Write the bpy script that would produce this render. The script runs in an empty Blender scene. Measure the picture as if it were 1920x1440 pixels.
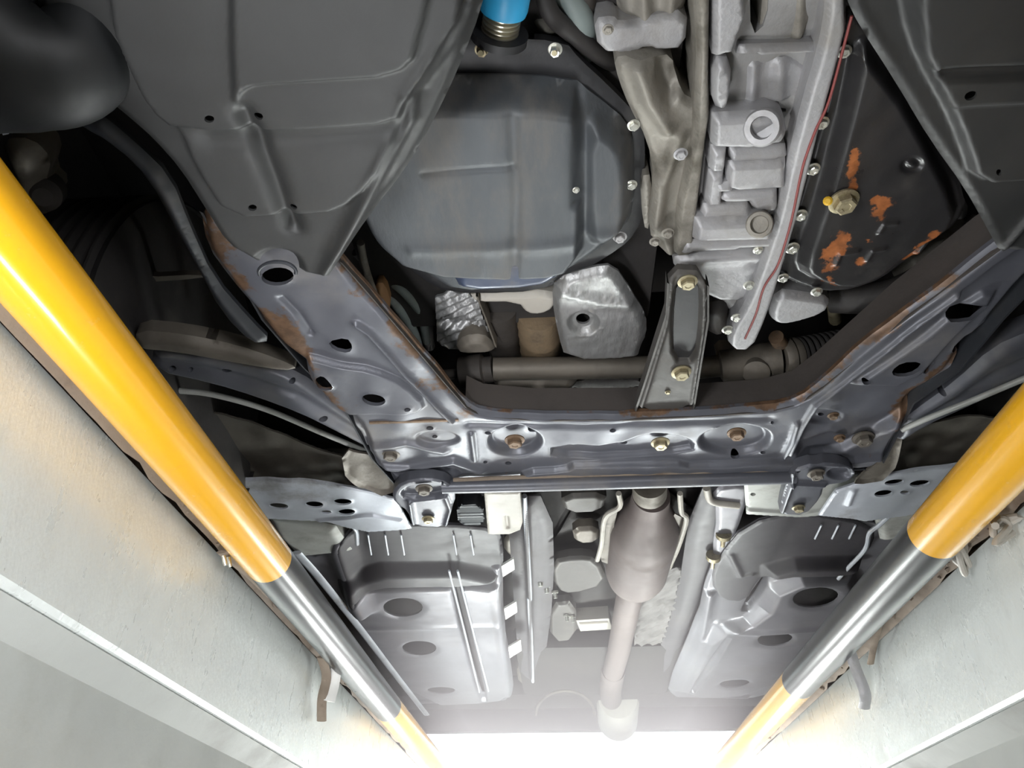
import bpy, math, random
import numpy as np
from mathutils import Vector, Matrix
from mathutils.geometry import delaunay_2d_cdt
random.seed(4); np.random.seed(4)
sc = bpy.context.scene
COL = sc.collection
HAZE = 0.52

# ------------------------------------------------------------------ camera
F = 1400.0                                   # focal length in pixels of a 1920 px wide frame
def camera_axes(vx, vy, deg):
    a = np.array([vx-960, -(vy-720), -F], float); a /= np.linalg.norm(a)
    t = math.radians(deg); c, s = math.cos(t), math.sin(t)
    b = np.array([c, s, -(c*a[0]+s*a[1])/a[2]]); b /= np.linalg.norm(b)
    return np.array([b, a, np.cross(b, a)])
AX = camera_axes(1070, 1740, 2.0)            # rows: world X, Y, Z seen from the camera
cam = bpy.data.cameras.new('camera'); cam_o = bpy.data.objects.new('camera', cam); COL.objects.link(cam_o)
cam.sensor_fit = 'HORIZONTAL'; cam.sensor_width = 36; cam.lens = 36*F/1920; cam.clip_start = 0.02
cam_o.matrix_world = Matrix([[*AX[0], 0], [*AX[1], 0], [*AX[2], 0], [0, 0, 0, 1]])
sc.camera = cam_o

# ------------------------------------------------------------------ world, lights, exposure
sc.view_settings.view_transform = 'Standard'; sc.view_settings.look = 'None'
sc.view_settings.gamma = 1.0; sc.view_settings.exposure = 0.0
sc.view_settings.use_curve_mapping = False
wd = bpy.data.worlds.new('world'); sc.world = wd; wd.use_nodes = True
bg = wd.node_tree.nodes['Background']; bg.inputs[0].default_value = (0.93, 0.96, 1.0, 1); bg.inputs[1].default_value = 5.0
def area_light(name, loc, target, sx, sy, power, color=(1, 1, 1), portal=False, spread=180):
    l = bpy.data.lights.new(name, 'AREA'); l.shape = 'RECTANGLE'; l.size = sx; l.size_y = sy
    l.energy = power; l.color = color
    l.spread = math.radians(spread)
    if portal: l.cycles.is_portal = True
    o = bpy.data.objects.new(name, l); COL.objects.link(o); o.location = loc
    o.rotation_euler = (Vector(target)-Vector(loc)).to_track_quat('-Z', 'Y').to_euler()
    return o
area_light('doorway_portal', (0.3, 6.5, 1.6), (0.3, 0, 1.6), 5.6, 2.6, 1, portal=True)
area_light('pit_wall_lamp', (-0.37, 0.10, 0.02), (0.2, 0.8, 0.5), 0.08, 0.30, 6.3, (0.96, 0.98, 1.0))
area_light('pit_right_fill', (0.45, -0.25, 0.10), (-0.4, 0.8, 0.2), 0.5, 0.3, 2.3, (0.97, 0.98, 1.0), spread=80)  # unseen fill added to brighten the left pit wall
area_light('pit_middle_fill', (-0.25, 1.15, -0.70), (0.05, 1.1, 0.62), 0.35, 0.2, 6.5, (0.98, 0.98, 1.0))  # unseen fill added below to lift the subframe
area_light('pit_far_fill', (-0.30, 2.75, -0.10), (-0.36, 2.2, 0.74), 0.25, 0.25, 33.0, (1.0, 0.985, 0.98))  # unseen pair of fills added to brighten the floor panels, one per side
area_light('pit_far_fill', (0.42, 2.75, -0.10), (0.50, 2.2, 0.74), 0.25, 0.25, 33.0, (1.0, 0.985, 0.98))

# ------------------------------------------------------------------ geometry helpers
def ray(u, v): return AX @ np.array([u-960, -(v-720), -F])
def P(u, v, z):                              # the point seen at (u, v) on the plane z (or a tilted plane (a, b, c): z = a+bx+cy)
    d = ray(u, v)
    if isinstance(z, (tuple, list)): a, b, c = z; t = a/(d[2]-b*d[0]-c*d[1])
    else: t = z/d[2]
    return d*t
def depth(u, v, z): return float(np.dot(P(u, v, z), AX @ np.array([0, 0, -1.0])))
def px(n, u, v, z): return n*depth(u, v, z)/F       # n pixels at that place in metres
def pz(z, x, y): return z[0]+z[1]*x+z[2]*y if isinstance(z, (tuple, list)) else z+0*x

def chaikin(p, n, closed=True):
    p = np.array(p, float)
    for _ in range(n):
        q = []
        m = len(p)
        for i in range(m if closed else m-1):
            a, b = p[i], p[(i+1) % m]
            q += [a*.75+b*.25, a*.25+b*.75]
        if not closed: q = [p[0]]+q+[p[-1]]
        p = np.array(q)
    return p
def resample(p, s, closed=True):
    out = []; m = len(p)
    for i in range(m if closed else m-1):
        a, b = p[i], p[(i+1) % m]; k = max(1, int(round(np.linalg.norm(b-a)/s)))
        for j in range(k): out.append(a+(b-a)*j/k)
    if not closed: out.append(p[-1])
    return np.array(out)
def inside(q, poly):
    x, y = q[:, 0], q[:, 1]; r = np.zeros(len(q), bool); m = len(poly)
    for i in range(m):
        (x1, y1), (x2, y2) = poly[i], poly[(i+1) % m]
        if y1 == y2: continue
        c = ((y1 > y) != (y2 > y)) & (x < (x2-x1)*(y-y1)/(y2-y1)+x1); r ^= c
    return r
def dist(q, line, closed=False):
    d = np.full(len(q), 1e9); m = len(line)
    for i in range(m if closed else m-1):
        a, b = line[i], line[(i+1) % m]; ab = b-a; L = max(ab@ab, 1e-12)
        t = np.clip(((q-a)@ab)/L, 0, 1); e = q-(a+t[:, None]*ab); d = np.minimum(d, np.einsum('ij,ij->i', e, e))
    return np.sqrt(d)
def sm(t): t = np.clip(t, 0, 1); return t*t*(3-2*t)
_nd = np.random.RandomState(9)
_NW = [( _nd.normal(size=2), _nd.uniform(0, 6.28)) for _ in range(14)]
def wob(q, s):
    r = np.zeros(len(q))
    for d, p in _NW: r += np.sin((q@d)/s*2+p)
    return r/5.0

def link(name, verts, faces, mat, parent=None, smooth=True, label=None, kind=None, origin=None, sharp=True):
    verts = np.array(verts, float)
    o_ = verts.mean(0) if origin is None else np.array(origin, float)
    me = bpy.data.meshes.new(name)
    me.from_pydata((verts-o_).tolist(), [], [tuple(int(i) for i in f) for f in faces]); me.update()
    if smooth:
        me.polygons.foreach_set('use_smooth', [True]*len(me.polygons))
        try:
            if sharp: me.set_sharp_from_angle(angle=math.radians(38))
        except Exception: pass
    if mat: me.materials.append(mat)
    o = bpy.data.objects.new(name, me); COL.objects.link(o)
    po = np.array(parent['wl']) if parent is not None and 'wl' in parent else np.zeros(3)
    o.location = o_-po; o['wl'] = o_.tolist()
    if parent is not None: o.parent = parent
    if label: o['label'] = label
    if kind: o['kind'] = kind
    return o
def thing(name, label, cat, loc, group=None):
    o = bpy.data.objects.new(name, None); COL.objects.link(o); o.location = loc; o['wl'] = [float(i) for i in loc]
    o.empty_display_size = .03; o['label'] = label; o['category'] = cat
    if group: o['group'] = group
    return o
def tag(o, label, cat, group=None):
    o['label'] = label; o['category'] = cat
    if group: o['group'] = group
    return o

def ellipse(u, v, a, b, rot=0, n=18):
    r = math.radians(rot)
    return [(u+a*math.cos(t)*math.cos(r)-b*math.sin(t)*math.sin(r), v+a*math.cos(t)*math.sin(r)+b*math.sin(t)*math.cos(r))
            for t in [2*math.pi*i/n for i in range(n)]]
def xy(pts, z): return np.array([P(u, v, z)[:2] for u, v in pts])

def sheet(name, outline, z, mat, parent=None, feats=(), holes=(), thick=.004, res=.008, soft=1, edge=None, label=None, rim=0, world=False, rusty=()):
    """stamped sheet: outline and holes seen on plane z, relief as a height field (positive = towards the pit)"""
    cv = (lambda p: np.array(p, float)) if world else (lambda p: xy(p, z))
    out = cv(outline)
    if soft: out = chaikin(out, soft)
    out = resample(out, res)
    hs = []
    for h in holes:
        hp = cv(ellipse(*h) if not isinstance(h[0], (tuple, list)) else chaikin(h, 1)); hs.append(hp)
    lo, hi = out.min(0), out.max(0)
    gx = np.arange(lo[0], hi[0], res); gy = np.arange(lo[1], hi[1], res*.866)
    g = np.array([(x+(res/2 if j % 2 else 0), y) for j, y in enumerate(gy) for x in gx]) if len(gx) and len(gy) else np.zeros((0, 2))
    if len(g):
        fl_ = [(cv(ft[1]), False, ft[2]) for ft in feats if ft[0] == 'ridge']+[(chaikin(cv(ft[1]), 1), True, ft[3]) for ft in feats if ft[0] == 'plate']
        fl_ += [(out, True, ft[1]) for ft in feats if ft[0] in ('round', 'dome') and ft[1] < .03]+([(out, True, edge[0])] if edge else [])
        g = g[inside(g, out)]
        if fl_ and len(g):
            rf = res*.45; fx = np.arange(lo[0], hi[0], rf); fy = np.arange(lo[1], hi[1], rf*.866)
            X, Y = np.meshgrid(fx, fy); X[1::2] += rf/2; q_ = np.column_stack([X.ravel(), Y.ravel()])
            def near(q, k=1.0):
                m = np.zeros(len(q), bool)
                for pl, c_, w_ in fl_: m |= dist(q, pl, c_) < (w_*.9+res*.6)*k
                return m
            q_ = q_[near(q_)]; q_ = q_[inside(q_, out)]
            g = np.vstack([g[~near(g)], q_])
        if len(g): g = g[dist(g, out, True) > res*.45]
        for hp in hs:
            if len(g): g = g[~inside(g, hp)]
            if len(g): g = g[dist(g, hp, True) > res*.3]
    pts = list(out); n0 = len(out); edges = [(i, (i+1) % n0) for i in range(n0)]
    for hp in hs:
        b = len(pts); pts += list(hp); edges += [(b+i, b+(i+1) % len(hp)) for i in range(len(hp))]
    pts += list(g)
    vs, es, fs, *_ = delaunay_2d_cdt([Vector(p) for p in pts], edges, [], 0, 1e-7)
    q = np.array([tuple(v) for v in vs]); f = np.array([t for t in fs if len(t) == 3])
    c = q[f].mean(1); keep = inside(c, out)
    for hp in hs: keep &= ~inside(c, hp)
    f = f[keep]
    h = np.zeros(len(q)); dout = dist(q, out, True)
    if edge: h += edge[1]*(1-sm(dout/edge[0]))
    if rim:
        for hp in hs: h += rim*np.exp(-(dist(q, hp, True)/(abs(rim)*1.6))**2)
    for ft in feats:
        k = ft[0]
        if k == 'ridge':
            pl = cv(ft[1]); h += ft[3]*np.exp(-(dist(q, pl)/ft[2])**2)
        elif k == 'plate':
            pl = chaikin(cv(ft[1]), 1); s = dist(q, pl, True)*np.where(inside(q, pl), 1, -1); h += ft[2]*sm((s+ft[3]/2)/ft[3])
        elif k == 'dome': h += ft[2]*sm(dout/ft[1])
        elif k == 'round': h += ft[2]*np.sin(np.clip(dout/ft[1], 0, 1)*math.pi/2)
        elif k == 'noise': h += ft[2]*wob(q, ft[1])
        elif k == 'crinkle': h += ft[2]*(np.abs(wob(q, ft[1]))+.6*np.abs(wob(q[:, ::-1]*1.7+3, ft[1])))
        elif k == 'waves':      # parallel corrugation: direction in degrees, wavelength, height
            a = math.radians(ft[1]); h += ft[3]*np.sin((q[:, 0]*math.cos(a)+q[:, 1]*math.sin(a))*2*math.pi/ft[2])
    zz = pz(z, q[:, 0], q[:, 1])
    n = len(q)
    V = np.vstack([np.column_stack([q, zz-h]), np.column_stack([q, zz-h+thick if not isinstance(thick, tuple) else np.full(n, thick[0])])])
    # faces towards -Z first
    def up(t):
        a, b, c_ = q[t[0]], q[t[1]], q[t[2]]; return (b[0]-a[0])*(c_[1]-a[1])-(b[1]-a[1])*(c_[0]-a[0]) > 0
    F_ = []; cnt = {}
    for t in f:
        t = tuple(int(i) for i in t)
        if up(t): t = t[::-1]
        F_.append(t); F_.append((t[2]+n, t[1]+n, t[0]+n))
        for a, b in ((t[0], t[1]), (t[1], t[2]), (t[2], t[0])):
            cnt[(a, b)] = 1
    for (a, b) in cnt:
        if (b, a) not in cnt: F_.append((b+2*n, a+2*n, a+3*n, b+3*n))
    V = np.vstack([V, V]); used = np.zeros(4*n, bool)
    for t in F_:
        for i in t: used[i] = True
    idx = np.cumsum(used)-1
    o = link(name, V[used], [[idx[i] for i in t] for t in F_], mat, parent, label=label, sharp=False)
    if rusty:
        r = np.zeros(n)
        for pl, w_ in rusty: r = np.maximum(r, 1-np.clip(dist(q, cv(pl))/w_, 0, 1))
        at = o.data.attributes.new('rust_edge', 'FLOAT', 'POINT'); at.data.foreach_set('value', np.tile(r, 4)[used].astype(np.float32))
    return o

def frame(d):
    d = d/np.linalg.norm(d); a = np.array([0, 0, 1.]) if abs(d[2]) < .9 else np.array([1., 0, 0])
    u = np.cross(a, d); u /= np.linalg.norm(u); return u, np.cross(d, u)
def spline(p, k=6):
    p = [np.array(a, float) for a in p]
    if len(p) < 3: return np.array(p)
    q = [2*p[0]-p[1]]+p+[2*p[-1]-p[-2]]; o = []
    for i in range(1, len(q)-2):
        for j in range(k):
            t = j/k; a, b, c, d = q[i-1:i+3]
            o.append(.5*((2*b)+(-a+c)*t+(2*a-5*b+4*c-d)*t*t+(-a+3*b-3*c+d)*t**3))
    o.append(p[-1]); return np.array(o)
def sweep_data(path, rad, seg=14, flat=1.0, caps=True):
    path = np.array(path, float); n = len(path)
    rad = np.full(n, rad) if np.isscalar(rad) else np.interp(np.linspace(0, 1, n), np.linspace(0, 1, len(rad)), rad)
    V, Fc = [], []; u = None
    for i in range(n):
        d = path[min(i+1, n-1)]-path[max(i-1, 0)]; d /= max(np.linalg.norm(d), 1e-9)
        if u is None: u, w = frame(d)
        else:
            u = u-d*(u@d); u /= np.linalg.norm(u); w = np.cross(d, u)
        for k in range(seg):
            a = 2*math.pi*k/seg; V.append(path[i]+rad[i]*(math.cos(a)*u+flat*math.sin(a)*w))
    for i in range(n-1):
        for k in range(seg):
            a, b = i*seg+k, i*seg+(k+1) % seg; Fc.append((a, b, b+seg, a+seg))
    if caps:
        Fc.append(tuple(range(seg))[::-1]); Fc.append(tuple((n-1)*seg+k for k in range(seg)))
    return V, Fc
def tube(name, pts, r, mat, parent=None, seg=14, k=6, flat=1.0, label=None):
    """pts: (u, v, z) seen positions"""
    V, Fc = sweep_data(spline([P(*p) for p in pts], k), r, seg, flat); return link(name, V, Fc, mat, parent, label=label)
def wtube(name, pts, r, mat, parent=None, seg=14, k=6, flat=1.0, label=None):
    V, Fc = sweep_data(spline(pts, k) if k else np.array(pts), r, seg, flat); return link(name, V, Fc, mat, parent, label=label)
def lathe(name, a, b, prof, mat, parent=None, seg=28, label=None):
    """revolve prof [(t 0..1, radius)] about the axis a-b"""
    a, b = np.array(a, float), np.array(b, float); u, w = frame(b-a); V, Fc = [], []
    for t, r in prof:
        for k in range(seg):
            an = 2*math.pi*k/seg; V.append(a+(b-a)*t+max(r, 1e-4)*(math.cos(an)*u+math.sin(an)*w))
    for i in range(len(prof)-1):
        for k in range(seg):
            p, q = i*seg+k, i*seg+(k+1) % seg; Fc.append((p, q, q+seg, p+seg))
    Fc.append(tuple(range(seg))[::-1]); Fc.append(tuple((len(prof)-1)*seg+k for k in range(seg)))
    return link(name, V, Fc, mat, parent, label=label)
def hose_prof(n, r0, r1):
    o = []
    for i in range(n):
        t = i/n; o += [(t, r0), (t+.3/n, r1), (t+.6/n, r1), (t+.85/n, r0)]
    return o+[(1, r0)]
def box(name, lo, hi, mat, parent=None, bev=.002, label=None, kind=None, rot=None):
    """bevelled box; rot = (degrees about z) about its centre"""
    import bmesh
    lo, hi = np.array(lo, float), np.array(hi, float); bm = bmesh.new(); bmesh.ops.create_cube(bm, size=1)
    for v in bm.verts: v.co = Vector((v.co.x*(hi-lo)[0], v.co.y*(hi-lo)[1], v.co.z*(hi-lo)[2]))
    if bev: bmesh.ops.bevel(bm, geom=list(bm.edges), offset=bev, segments=2, affect='EDGES', profile=.6)
    if rot is not None: bmesh.ops.rotate(bm, verts=bm.verts, cent=(0, 0, 0), matrix=Matrix.Rotation(math.radians(rot), 3, 'Z'))
    c = (lo+hi)/2; bm.verts.ensure_lookup_table()
    V = [np.array(v.co)+c for v in bm.verts]; Fc = [[v.index for v in f.verts] for f in bm.faces]; bm.free()
    return link(name, V, Fc, mat, parent, label=label, kind=kind)
_bolt = {}
def bolt(u, v, z, r, mat, parent, label=None, d=None, name='bolt', flange=True, long=1.0):
    """hex head with flange, pointing at the pit; r = head radius in pixels"""
    R_ = px(r, u, v, z); key = (mat.name, flange, long)
    if key not in _bolt:
        V, Fc = [], []
        prof = ([(0, 1.35, 24), (-.18, 1.35, 24), (-.26, 1.1, 24)] if flange else [(0, 1.0, 24), (-.05, 1., 24)])
        prof += [(-.27, 1.0, 6), (-.85*long, 1.0, 6), (-1.0*long, .84, 6), (-1.0*long, .45, 6), (-.93*long, .38, 6)]
        for h, rr, s in prof:
            for k in range(24):
                a = 2*math.pi*k/24
                if s == 6:
                    b = (a % (math.pi/3))-math.pi/6; q = rr*math.cos(math.pi/6)/math.cos(b)
                else: q = rr
                V.append((q*math.cos(a), q*math.sin(a), h))
        for i in range(len(prof)-1):
            for k in range(24):
                a_, b_ = i*24+k, i*24+(k+1) % 24; Fc.append((a_, a_+24, b_+24, b_))
        Fc.append(tuple(range(24))); Fc.append(tuple((len(prof)-1)*24+k for k in range(24))[::-1])
        me = bpy.data.meshes.new(name); me.from_pydata(V, [], Fc); me.update()
        me.polygons.foreach_set('use_smooth', [True]*len(me.polygons)); me.set_sharp_from_angle(angle=math.radians(30))
        me.materials.append(mat); _bolt[key] = me
    o = bpy.data.objects.new(name, _bolt[key]); COL.objects.link(o)
    w = P(u, v, z); po = np.array(parent['wl']); o.location = w-po; o.scale = (R_,)*3
    if d is not None:
        o.rotation_euler = (-Vector(d)).to_track_quat('Z', 'Y').to_euler()
    else: o.rotation_euler = (random.uniform(-.06, .06), random.uniform(-.06, .06), random.uniform(0, 1))
    o.parent = parent; o['wl'] = w.tolist()
    if label: o['label'] = label
    return o

# ------------------------------------------------------------------ materials
def mat(name, base, rough=.5, metal=0., dust=None, dust_amt=.4, dust_scale=9, rust=0., rust_scale=14, bump=.15, bump_scale=90,
        var=.15, stretch=(1, 1, 1), coat=0., rust_col=(.17, .10, .06), spec=.5, edge_rust=0, rvar=.13):
    m = bpy.data.materials.new(name); m.use_nodes = True; nt = m.node_tree; N = nt.nodes; L = nt.links
    b = N['Principled BSDF']; tc = N.new('ShaderNodeTexCoord'); mp = N.new('ShaderNodeMapping'); mp.inputs['Scale'].default_value = stretch
    gp = N.new('ShaderNodeNewGeometry'); L.new(gp.outputs['Position'], mp.inputs[0])
    def noise(s, det=5, ro=.6, off=0):
        n = N.new('ShaderNodeTexNoise'); n.inputs['Scale'].default_value = s; n.inputs['Detail'].default_value = det; n.inputs['Roughness'].default_value = ro
        v = N.new('ShaderNodeVectorMath'); v.operation = 'ADD'; v.inputs[1].default_value = (off, off*.7, off*1.3); L.new(mp.outputs[0], v.inputs[0]); L.new(v.outputs[0], n.inputs['Vector']); return n
    def ramp(src, a, c):
        r = N.new('ShaderNodeMapRange'); r.interpolation_type = 'SMOOTHSTEP'; r.inputs[1].default_value = a; r.inputs[2].default_value = c; L.new(src, r.inputs[0]); return r.outputs[0]
    def mix(f, a, c):
        x = N.new('ShaderNodeMix'); x.data_type = 'RGBA'
        if isinstance(f, float): x.inputs[0].default_value = f
        else: L.new(f, x.inputs[0])
        for i, s in ((6, a), (7, c)):
            if isinstance(s, tuple): x.inputs[i].default_value = (*s, 1)
            else: L.new(s, x.inputs[i])
        return x.outputs[2]
    n1 = noise(4.0, 6); c = mix(ramp(n1.outputs[0], .3, .7), tuple(x*(1-var) for x in base), tuple(min(1, x*(1+var)) for x in base))
    rough_s = None
    if dust:
        n2 = noise(dust_scale, 8, .65, 3.1); fd = ramp(n2.outputs[0], .62-.35*dust_amt, .95-.35*dust_amt); c = mix(fd, c, dust); rough_s = fd
    if rust:
        n3 = noise(rust_scale, 9, .7, 7.7); src = n3.outputs[0]
        if edge_rust:
            at = N.new('ShaderNodeAttribute'); at.attribute_name = 'rust_edge'; ma = N.new('ShaderNodeMath'); ma.operation = 'MULTIPLY_ADD'
            L.new(at.outputs['Fac'], ma.inputs[0]); ma.inputs[1].default_value = edge_rust; L.new(src, ma.inputs[2]); src = ma.outputs[0]
        fr = ramp(src, .72-.3*rust, .80-.3*rust); n4 = noise(60, 3, .6, 1.2)
        c = mix(fr, c, mix(ramp(n4.outputs[0], .3, .7), tuple(x*.55 for x in rust_col), rust_col))
    L.new(c, b.inputs['Base Color'])
    b.inputs['Metallic'].default_value = metal; b.inputs['Specular IOR Level'].default_value = spec
    n5 = noise(30, 5, .6, 5.5); mr = N.new('ShaderNodeMapRange'); mr.inputs[3].default_value = max(.03, rough-rvar*.8); mr.inputs[4].default_value = min(1, rough+rvar*1.2); L.new(n5.outputs[0], mr.inputs[0])
    if rough_s:
        mm = N.new('ShaderNodeMix'); mm.data_type = 'FLOAT'; L.new(rough_s, mm.inputs[0]); L.new(mr.outputs[0], mm.inputs[2]); mm.inputs[3].default_value = min(.9, rough+.25); L.new(mm.outputs[0], b.inputs['Roughness'])
    else: L.new(mr.outputs[0], b.inputs['Roughness'])
    if coat: b.inputs['Coat Weight'].default_value = coat; b.inputs['Coat Roughness'].default_value = .06
    if bump:
        n6 = noise(bump_scale, 4, .6, 2.2); bp = N.new('ShaderNodeBump'); bp.inputs['Strength'].default_value = bump; bp.inputs['Distance'].default_value = .002; L.new(n6.outputs[0], bp.inputs['Height']); L.new(bp.outputs[0], b.inputs['Normal'])
    return m
DUST = (.11, .098, .085)
M_cover = mat('dark_plastic', (.025, .0255, .0255), .48, 0, (.042, .039, .034), .35, 5, bump=.1)
M_duct = mat('black_duct_plastic', (.012, .013, .014), .5, 0, (.03, .028, .025), .3, 5, bump=.1)
M_sub = mat('black_painted_steel', (.12, .124, .145), .35, .25, (.19, .18, .175), .45, 7, rust=.2, rust_scale=16, bump=.12, bump_scale=60, edge_rust=.27)
M_subd = mat('dark_steel', (.035, .038, .045), .42, .2, (.075, .068, .062), .45, 8, rust=.1, bump=.15)
M_pan = mat('dusty_grey_steel', (.075, .082, .09), .5, .25, (.14, .13, .12), .5, 10, bump=.2, stretch=(1.6, .55, 1))
M_black = mat('black_enamel', (.018, .018, .02), .45, 0, (.05, .045, .04), .3, 8, bump=.12)
M_tpan = mat('black_enamel_rusted', (.022, .021, .022), .3, 0, (.06, .052, .045), .25, 8, rust=.12, rust_scale=26, bump=.15, rust_col=(.40, .135, .045), edge_rust=.34)
M_alu = mat('cast_aluminium', (.41, .405, .415), .48, .35, (.30, .28, .25), .4, 9, bump=.35, bump_scale=140)
M_alud = mat('grimy_cast_aluminium', (.30, .28, .245), .55, .3, (.09, .08, .06), .55, 10, bump=.4, bump_scale=120)
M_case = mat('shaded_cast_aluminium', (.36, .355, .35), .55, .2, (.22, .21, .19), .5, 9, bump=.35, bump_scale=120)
M_bolt = mat('zinc_bolt', (.72, .72, .66), .3, .8, (.25, .22, .16), .35, 60, bump=.1)
M_boltg = mat('yellow_zinc_bolt', (.42, .37, .24), .4, .6, (.16, .11, .07), .5, 60, bump=.15)
M_boltd = mat('rusty_bolt', (.20, .13, .08), .6, .3, (.10, .08, .06), .5, 70, bump=.3)
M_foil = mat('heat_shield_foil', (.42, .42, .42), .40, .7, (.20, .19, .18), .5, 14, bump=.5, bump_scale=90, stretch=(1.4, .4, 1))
M_rack = mat('dusty_brown_steel', (.17, .15, .125), .5, .3, (.09, .078, .062), .5, 12, bump=.25)
M_grime = mat('grimy_dark_metal', (.06, .052, .046), .6, .1, (.035, .03, .027), .5, 9, bump=.4)
M_arch = mat('dusty_arch_paint', (.10, .088, .072), .6, 0, (.17, .155, .13), .45, 9, bump=.25)
M_rubber = mat('black_rubber', (.035, .032, .031), .55, 0, (.075, .066, .056), .4, 12, bump=.2)
M_front = mat('dusty_brown_paint', (.07, .06, .055), .6, 0, (.05, .043, .04), .4, 9, bump=.2)
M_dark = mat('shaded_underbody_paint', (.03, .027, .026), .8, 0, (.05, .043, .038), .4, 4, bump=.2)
M_pale = mat('pale_underbody_paint', (.50, .51, .48), .42, .1, (.2, .18, .155), .4, 7, bump=.1)
M_plate = mat('pale_blue_steel', (.62, .65, .71), .36, .15, (.2, .18, .16), .35, 8, bump=.12)
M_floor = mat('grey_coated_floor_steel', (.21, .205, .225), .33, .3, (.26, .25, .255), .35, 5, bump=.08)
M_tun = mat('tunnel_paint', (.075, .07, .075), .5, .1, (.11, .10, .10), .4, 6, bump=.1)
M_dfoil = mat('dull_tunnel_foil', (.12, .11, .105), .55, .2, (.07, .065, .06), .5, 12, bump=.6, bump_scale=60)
M_brk = mat('dark_dusty_bracket', (.075, .07, .065), .5, .2, (.11, .10, .09), .45, 10, bump=.2)
M_shade = mat('shaded_front_slope', (.05, .046, .052), .5, 0, (.07, .065, .065), .3, 6, bump=.1)  # shade of the front slopes put into the colour
M_cream = mat('cream_sealed_steel', (.48, .45, .40), .5, 0, (.25, .21, .17), .3, 9, bump=.1)
M_cat = mat('heat_tinted_steel', (.16, .13, .125), .6, .25, (.14, .11, .1), .4, 8, bump=.15)
M_blue = mat('blue_filter_paint', (.03, .33, .62), .35, 0, None, bump=.05)
M_thread = mat('bright_threads', (.6, .57, .47), .3, .9, None, bump=.1)
M_brown = mat('brown_ribbed_rust', (.25, .18, .11), .65, .1, (.1, .075, .05), .5, 20, bump=.6)
M_white = mat('white_label_paint', (.8, .79, .76), .5, 0, None, bump=.05)
M_yel = mat('yellow_rail_paint', (.74, .37, .010), .24, 0, (.45, .24, .04), .10, 40, bump=.05, bump_scale=40, var=.05, coat=.35, rvar=.02)
M_blk = mat('black_rail_paint', (.022, .023, .024), .28, 0, None, rust=.10, rust_scale=22, bump=.03, bump_scale=60, rvar=.03, spec=.4)
M_galv = mat('brushed_galvanised_steel', (.70, .73, .71), .27, .3, (.62, .64, .62), .35, 22, bump=.3, bump_scale=170, var=.06, stretch=(1, 1.2, .5))
M_conc = mat('painted_concrete', (.40, .41, .39), .7, 0, (.33, .33, .30), .5, 5, bump=.3, bump_scale=40, var=.06)
M_ledge = mat('smooth_cement_ledge', (.34, .35, .33), .6, 0, (.29, .29, .27), .5, 6, bump=.2, var=.05)
M_mud = mat('dried_mud', (.25, .20, .155), .85, 0, (.12, .085, .06), .4, 22, bump=.6, bump_scale=60)
M_ground = mat('garage_floor_concrete', (.16, .15, .14), .75, 0, (.10, .09, .08), .5, 3, bump=.3)
M_wallp = mat('garage_wall_paint', (.30, .30, .29), .8, 0, None, bump=.1)
M_orange = mat('ochre_clip', (.42, .27, .10), .5, 0, None, bump=.1)
M_tan = mat('orange_tape', (.36, .2, .09), .6, 0, None, bump=.2)
M_red = mat('red_sealant', (.24, .05, .045), .5, 0, None, bump=.2)
M_green = mat('grey_green_plastic', (.22, .26, .25), .5, 0, (.1, .1, .09), .4, 12, bump=.1)

# ================================================================== the setting
GZ = 0.43; WL, WR = -0.47, 0.57
def quad(name, pts, m, parent=None, kind='structure'):
    o = link(name, pts, [tuple(range(len(pts)))], m, parent, smooth=False, kind=kind if parent is None else None); return o
def slab(name, lo, hi, m, parent=None):
    return box(name, lo, hi, m, parent, bev=.003, kind=None if parent is not None else 'structure')
slab('floor', (-4, -4, GZ-.20), (WL-.03, 7.2, GZ-.005), M_ground)
f2 = slab('floor', (WR+.03, -4, GZ-.20), (5, 7.2, GZ-.005), M_ground)
slab('floor', (WL-.03, 6.3, GZ-.2), (WR+.03, 7.2, GZ-.005), M_ground)
slab('floor_pit', (-.7, -2.2, -1.32), (.8, 6.5, -1.25), M_conc)
# pit walls: concrete below, a proud galvanised channel along the top
wl = slab('wall_left', (-.62, -2.2, -1.25), (WL-.035, 6.3, .215), M_conc)
wr = slab('wall_right', (WR+.035, -2.2, -1.25), (.72, 6.3, .215), M_conc)
slab('wall_pit_front', (-.6, -2.3, -1.25), (.7, -2.2, GZ-.01), M_conc)
slab('wall_pit_end', (-.6, 6.3, -1.25), (.7, 6.4, GZ-.01), M_conc)
def channel(side, parent):
    w = WL if side < 0 else WR; s = side
    # profile: inner face, lower return, back
    prof = [(w, .418), (w, .240), (w+s*.004, .2345), (w+s*.010, .232), (w+s*.045, .232), (w+s*.045, .418)]
    ys = [-2.2, 6.3]
    for i in range(len(ys)-1):
        V, Fc = [], []; n = len(prof)
        for y in (ys[i]+.0007, ys[i+1]-.0007):
            V += [(x, y, z) for x, z in prof]
        for k in range(n):
            a, b = k, (k+1) % n; Fc.append((a, b, b+n, a+n))
        Fc += [tuple(range(n))[::-1], tuple(range(n, 2*n))]
        if s > 0: Fc = [f[::-1] for f in Fc]
        link('steel_panel', V, Fc, M_galv, parent, smooth=False)
channel(-1, wl); channel(1, wr)
for s_, w_, p_ in ((-1, WL, wl), (1, WR, wr)):
    V = [(x, y, z) for y in (-2.2, 6.3) for x, z in ((w_+s_*.006, .2318), (w_+s_*.036, .2075), (w_+s_*.05, .2075), (w_+s_*.05, .2318))]
    fs_ = [(k, (k+1) % 4, (k+1) % 4+4, k+4) for k in range(4)]+[(3, 2, 1, 0), (4, 5, 6, 7)]
    link('concrete_ledge', V, fs_ if s_ < 0 else [f[::-1] for f in fs_], M_ledge, p_, smooth=False)
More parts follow.
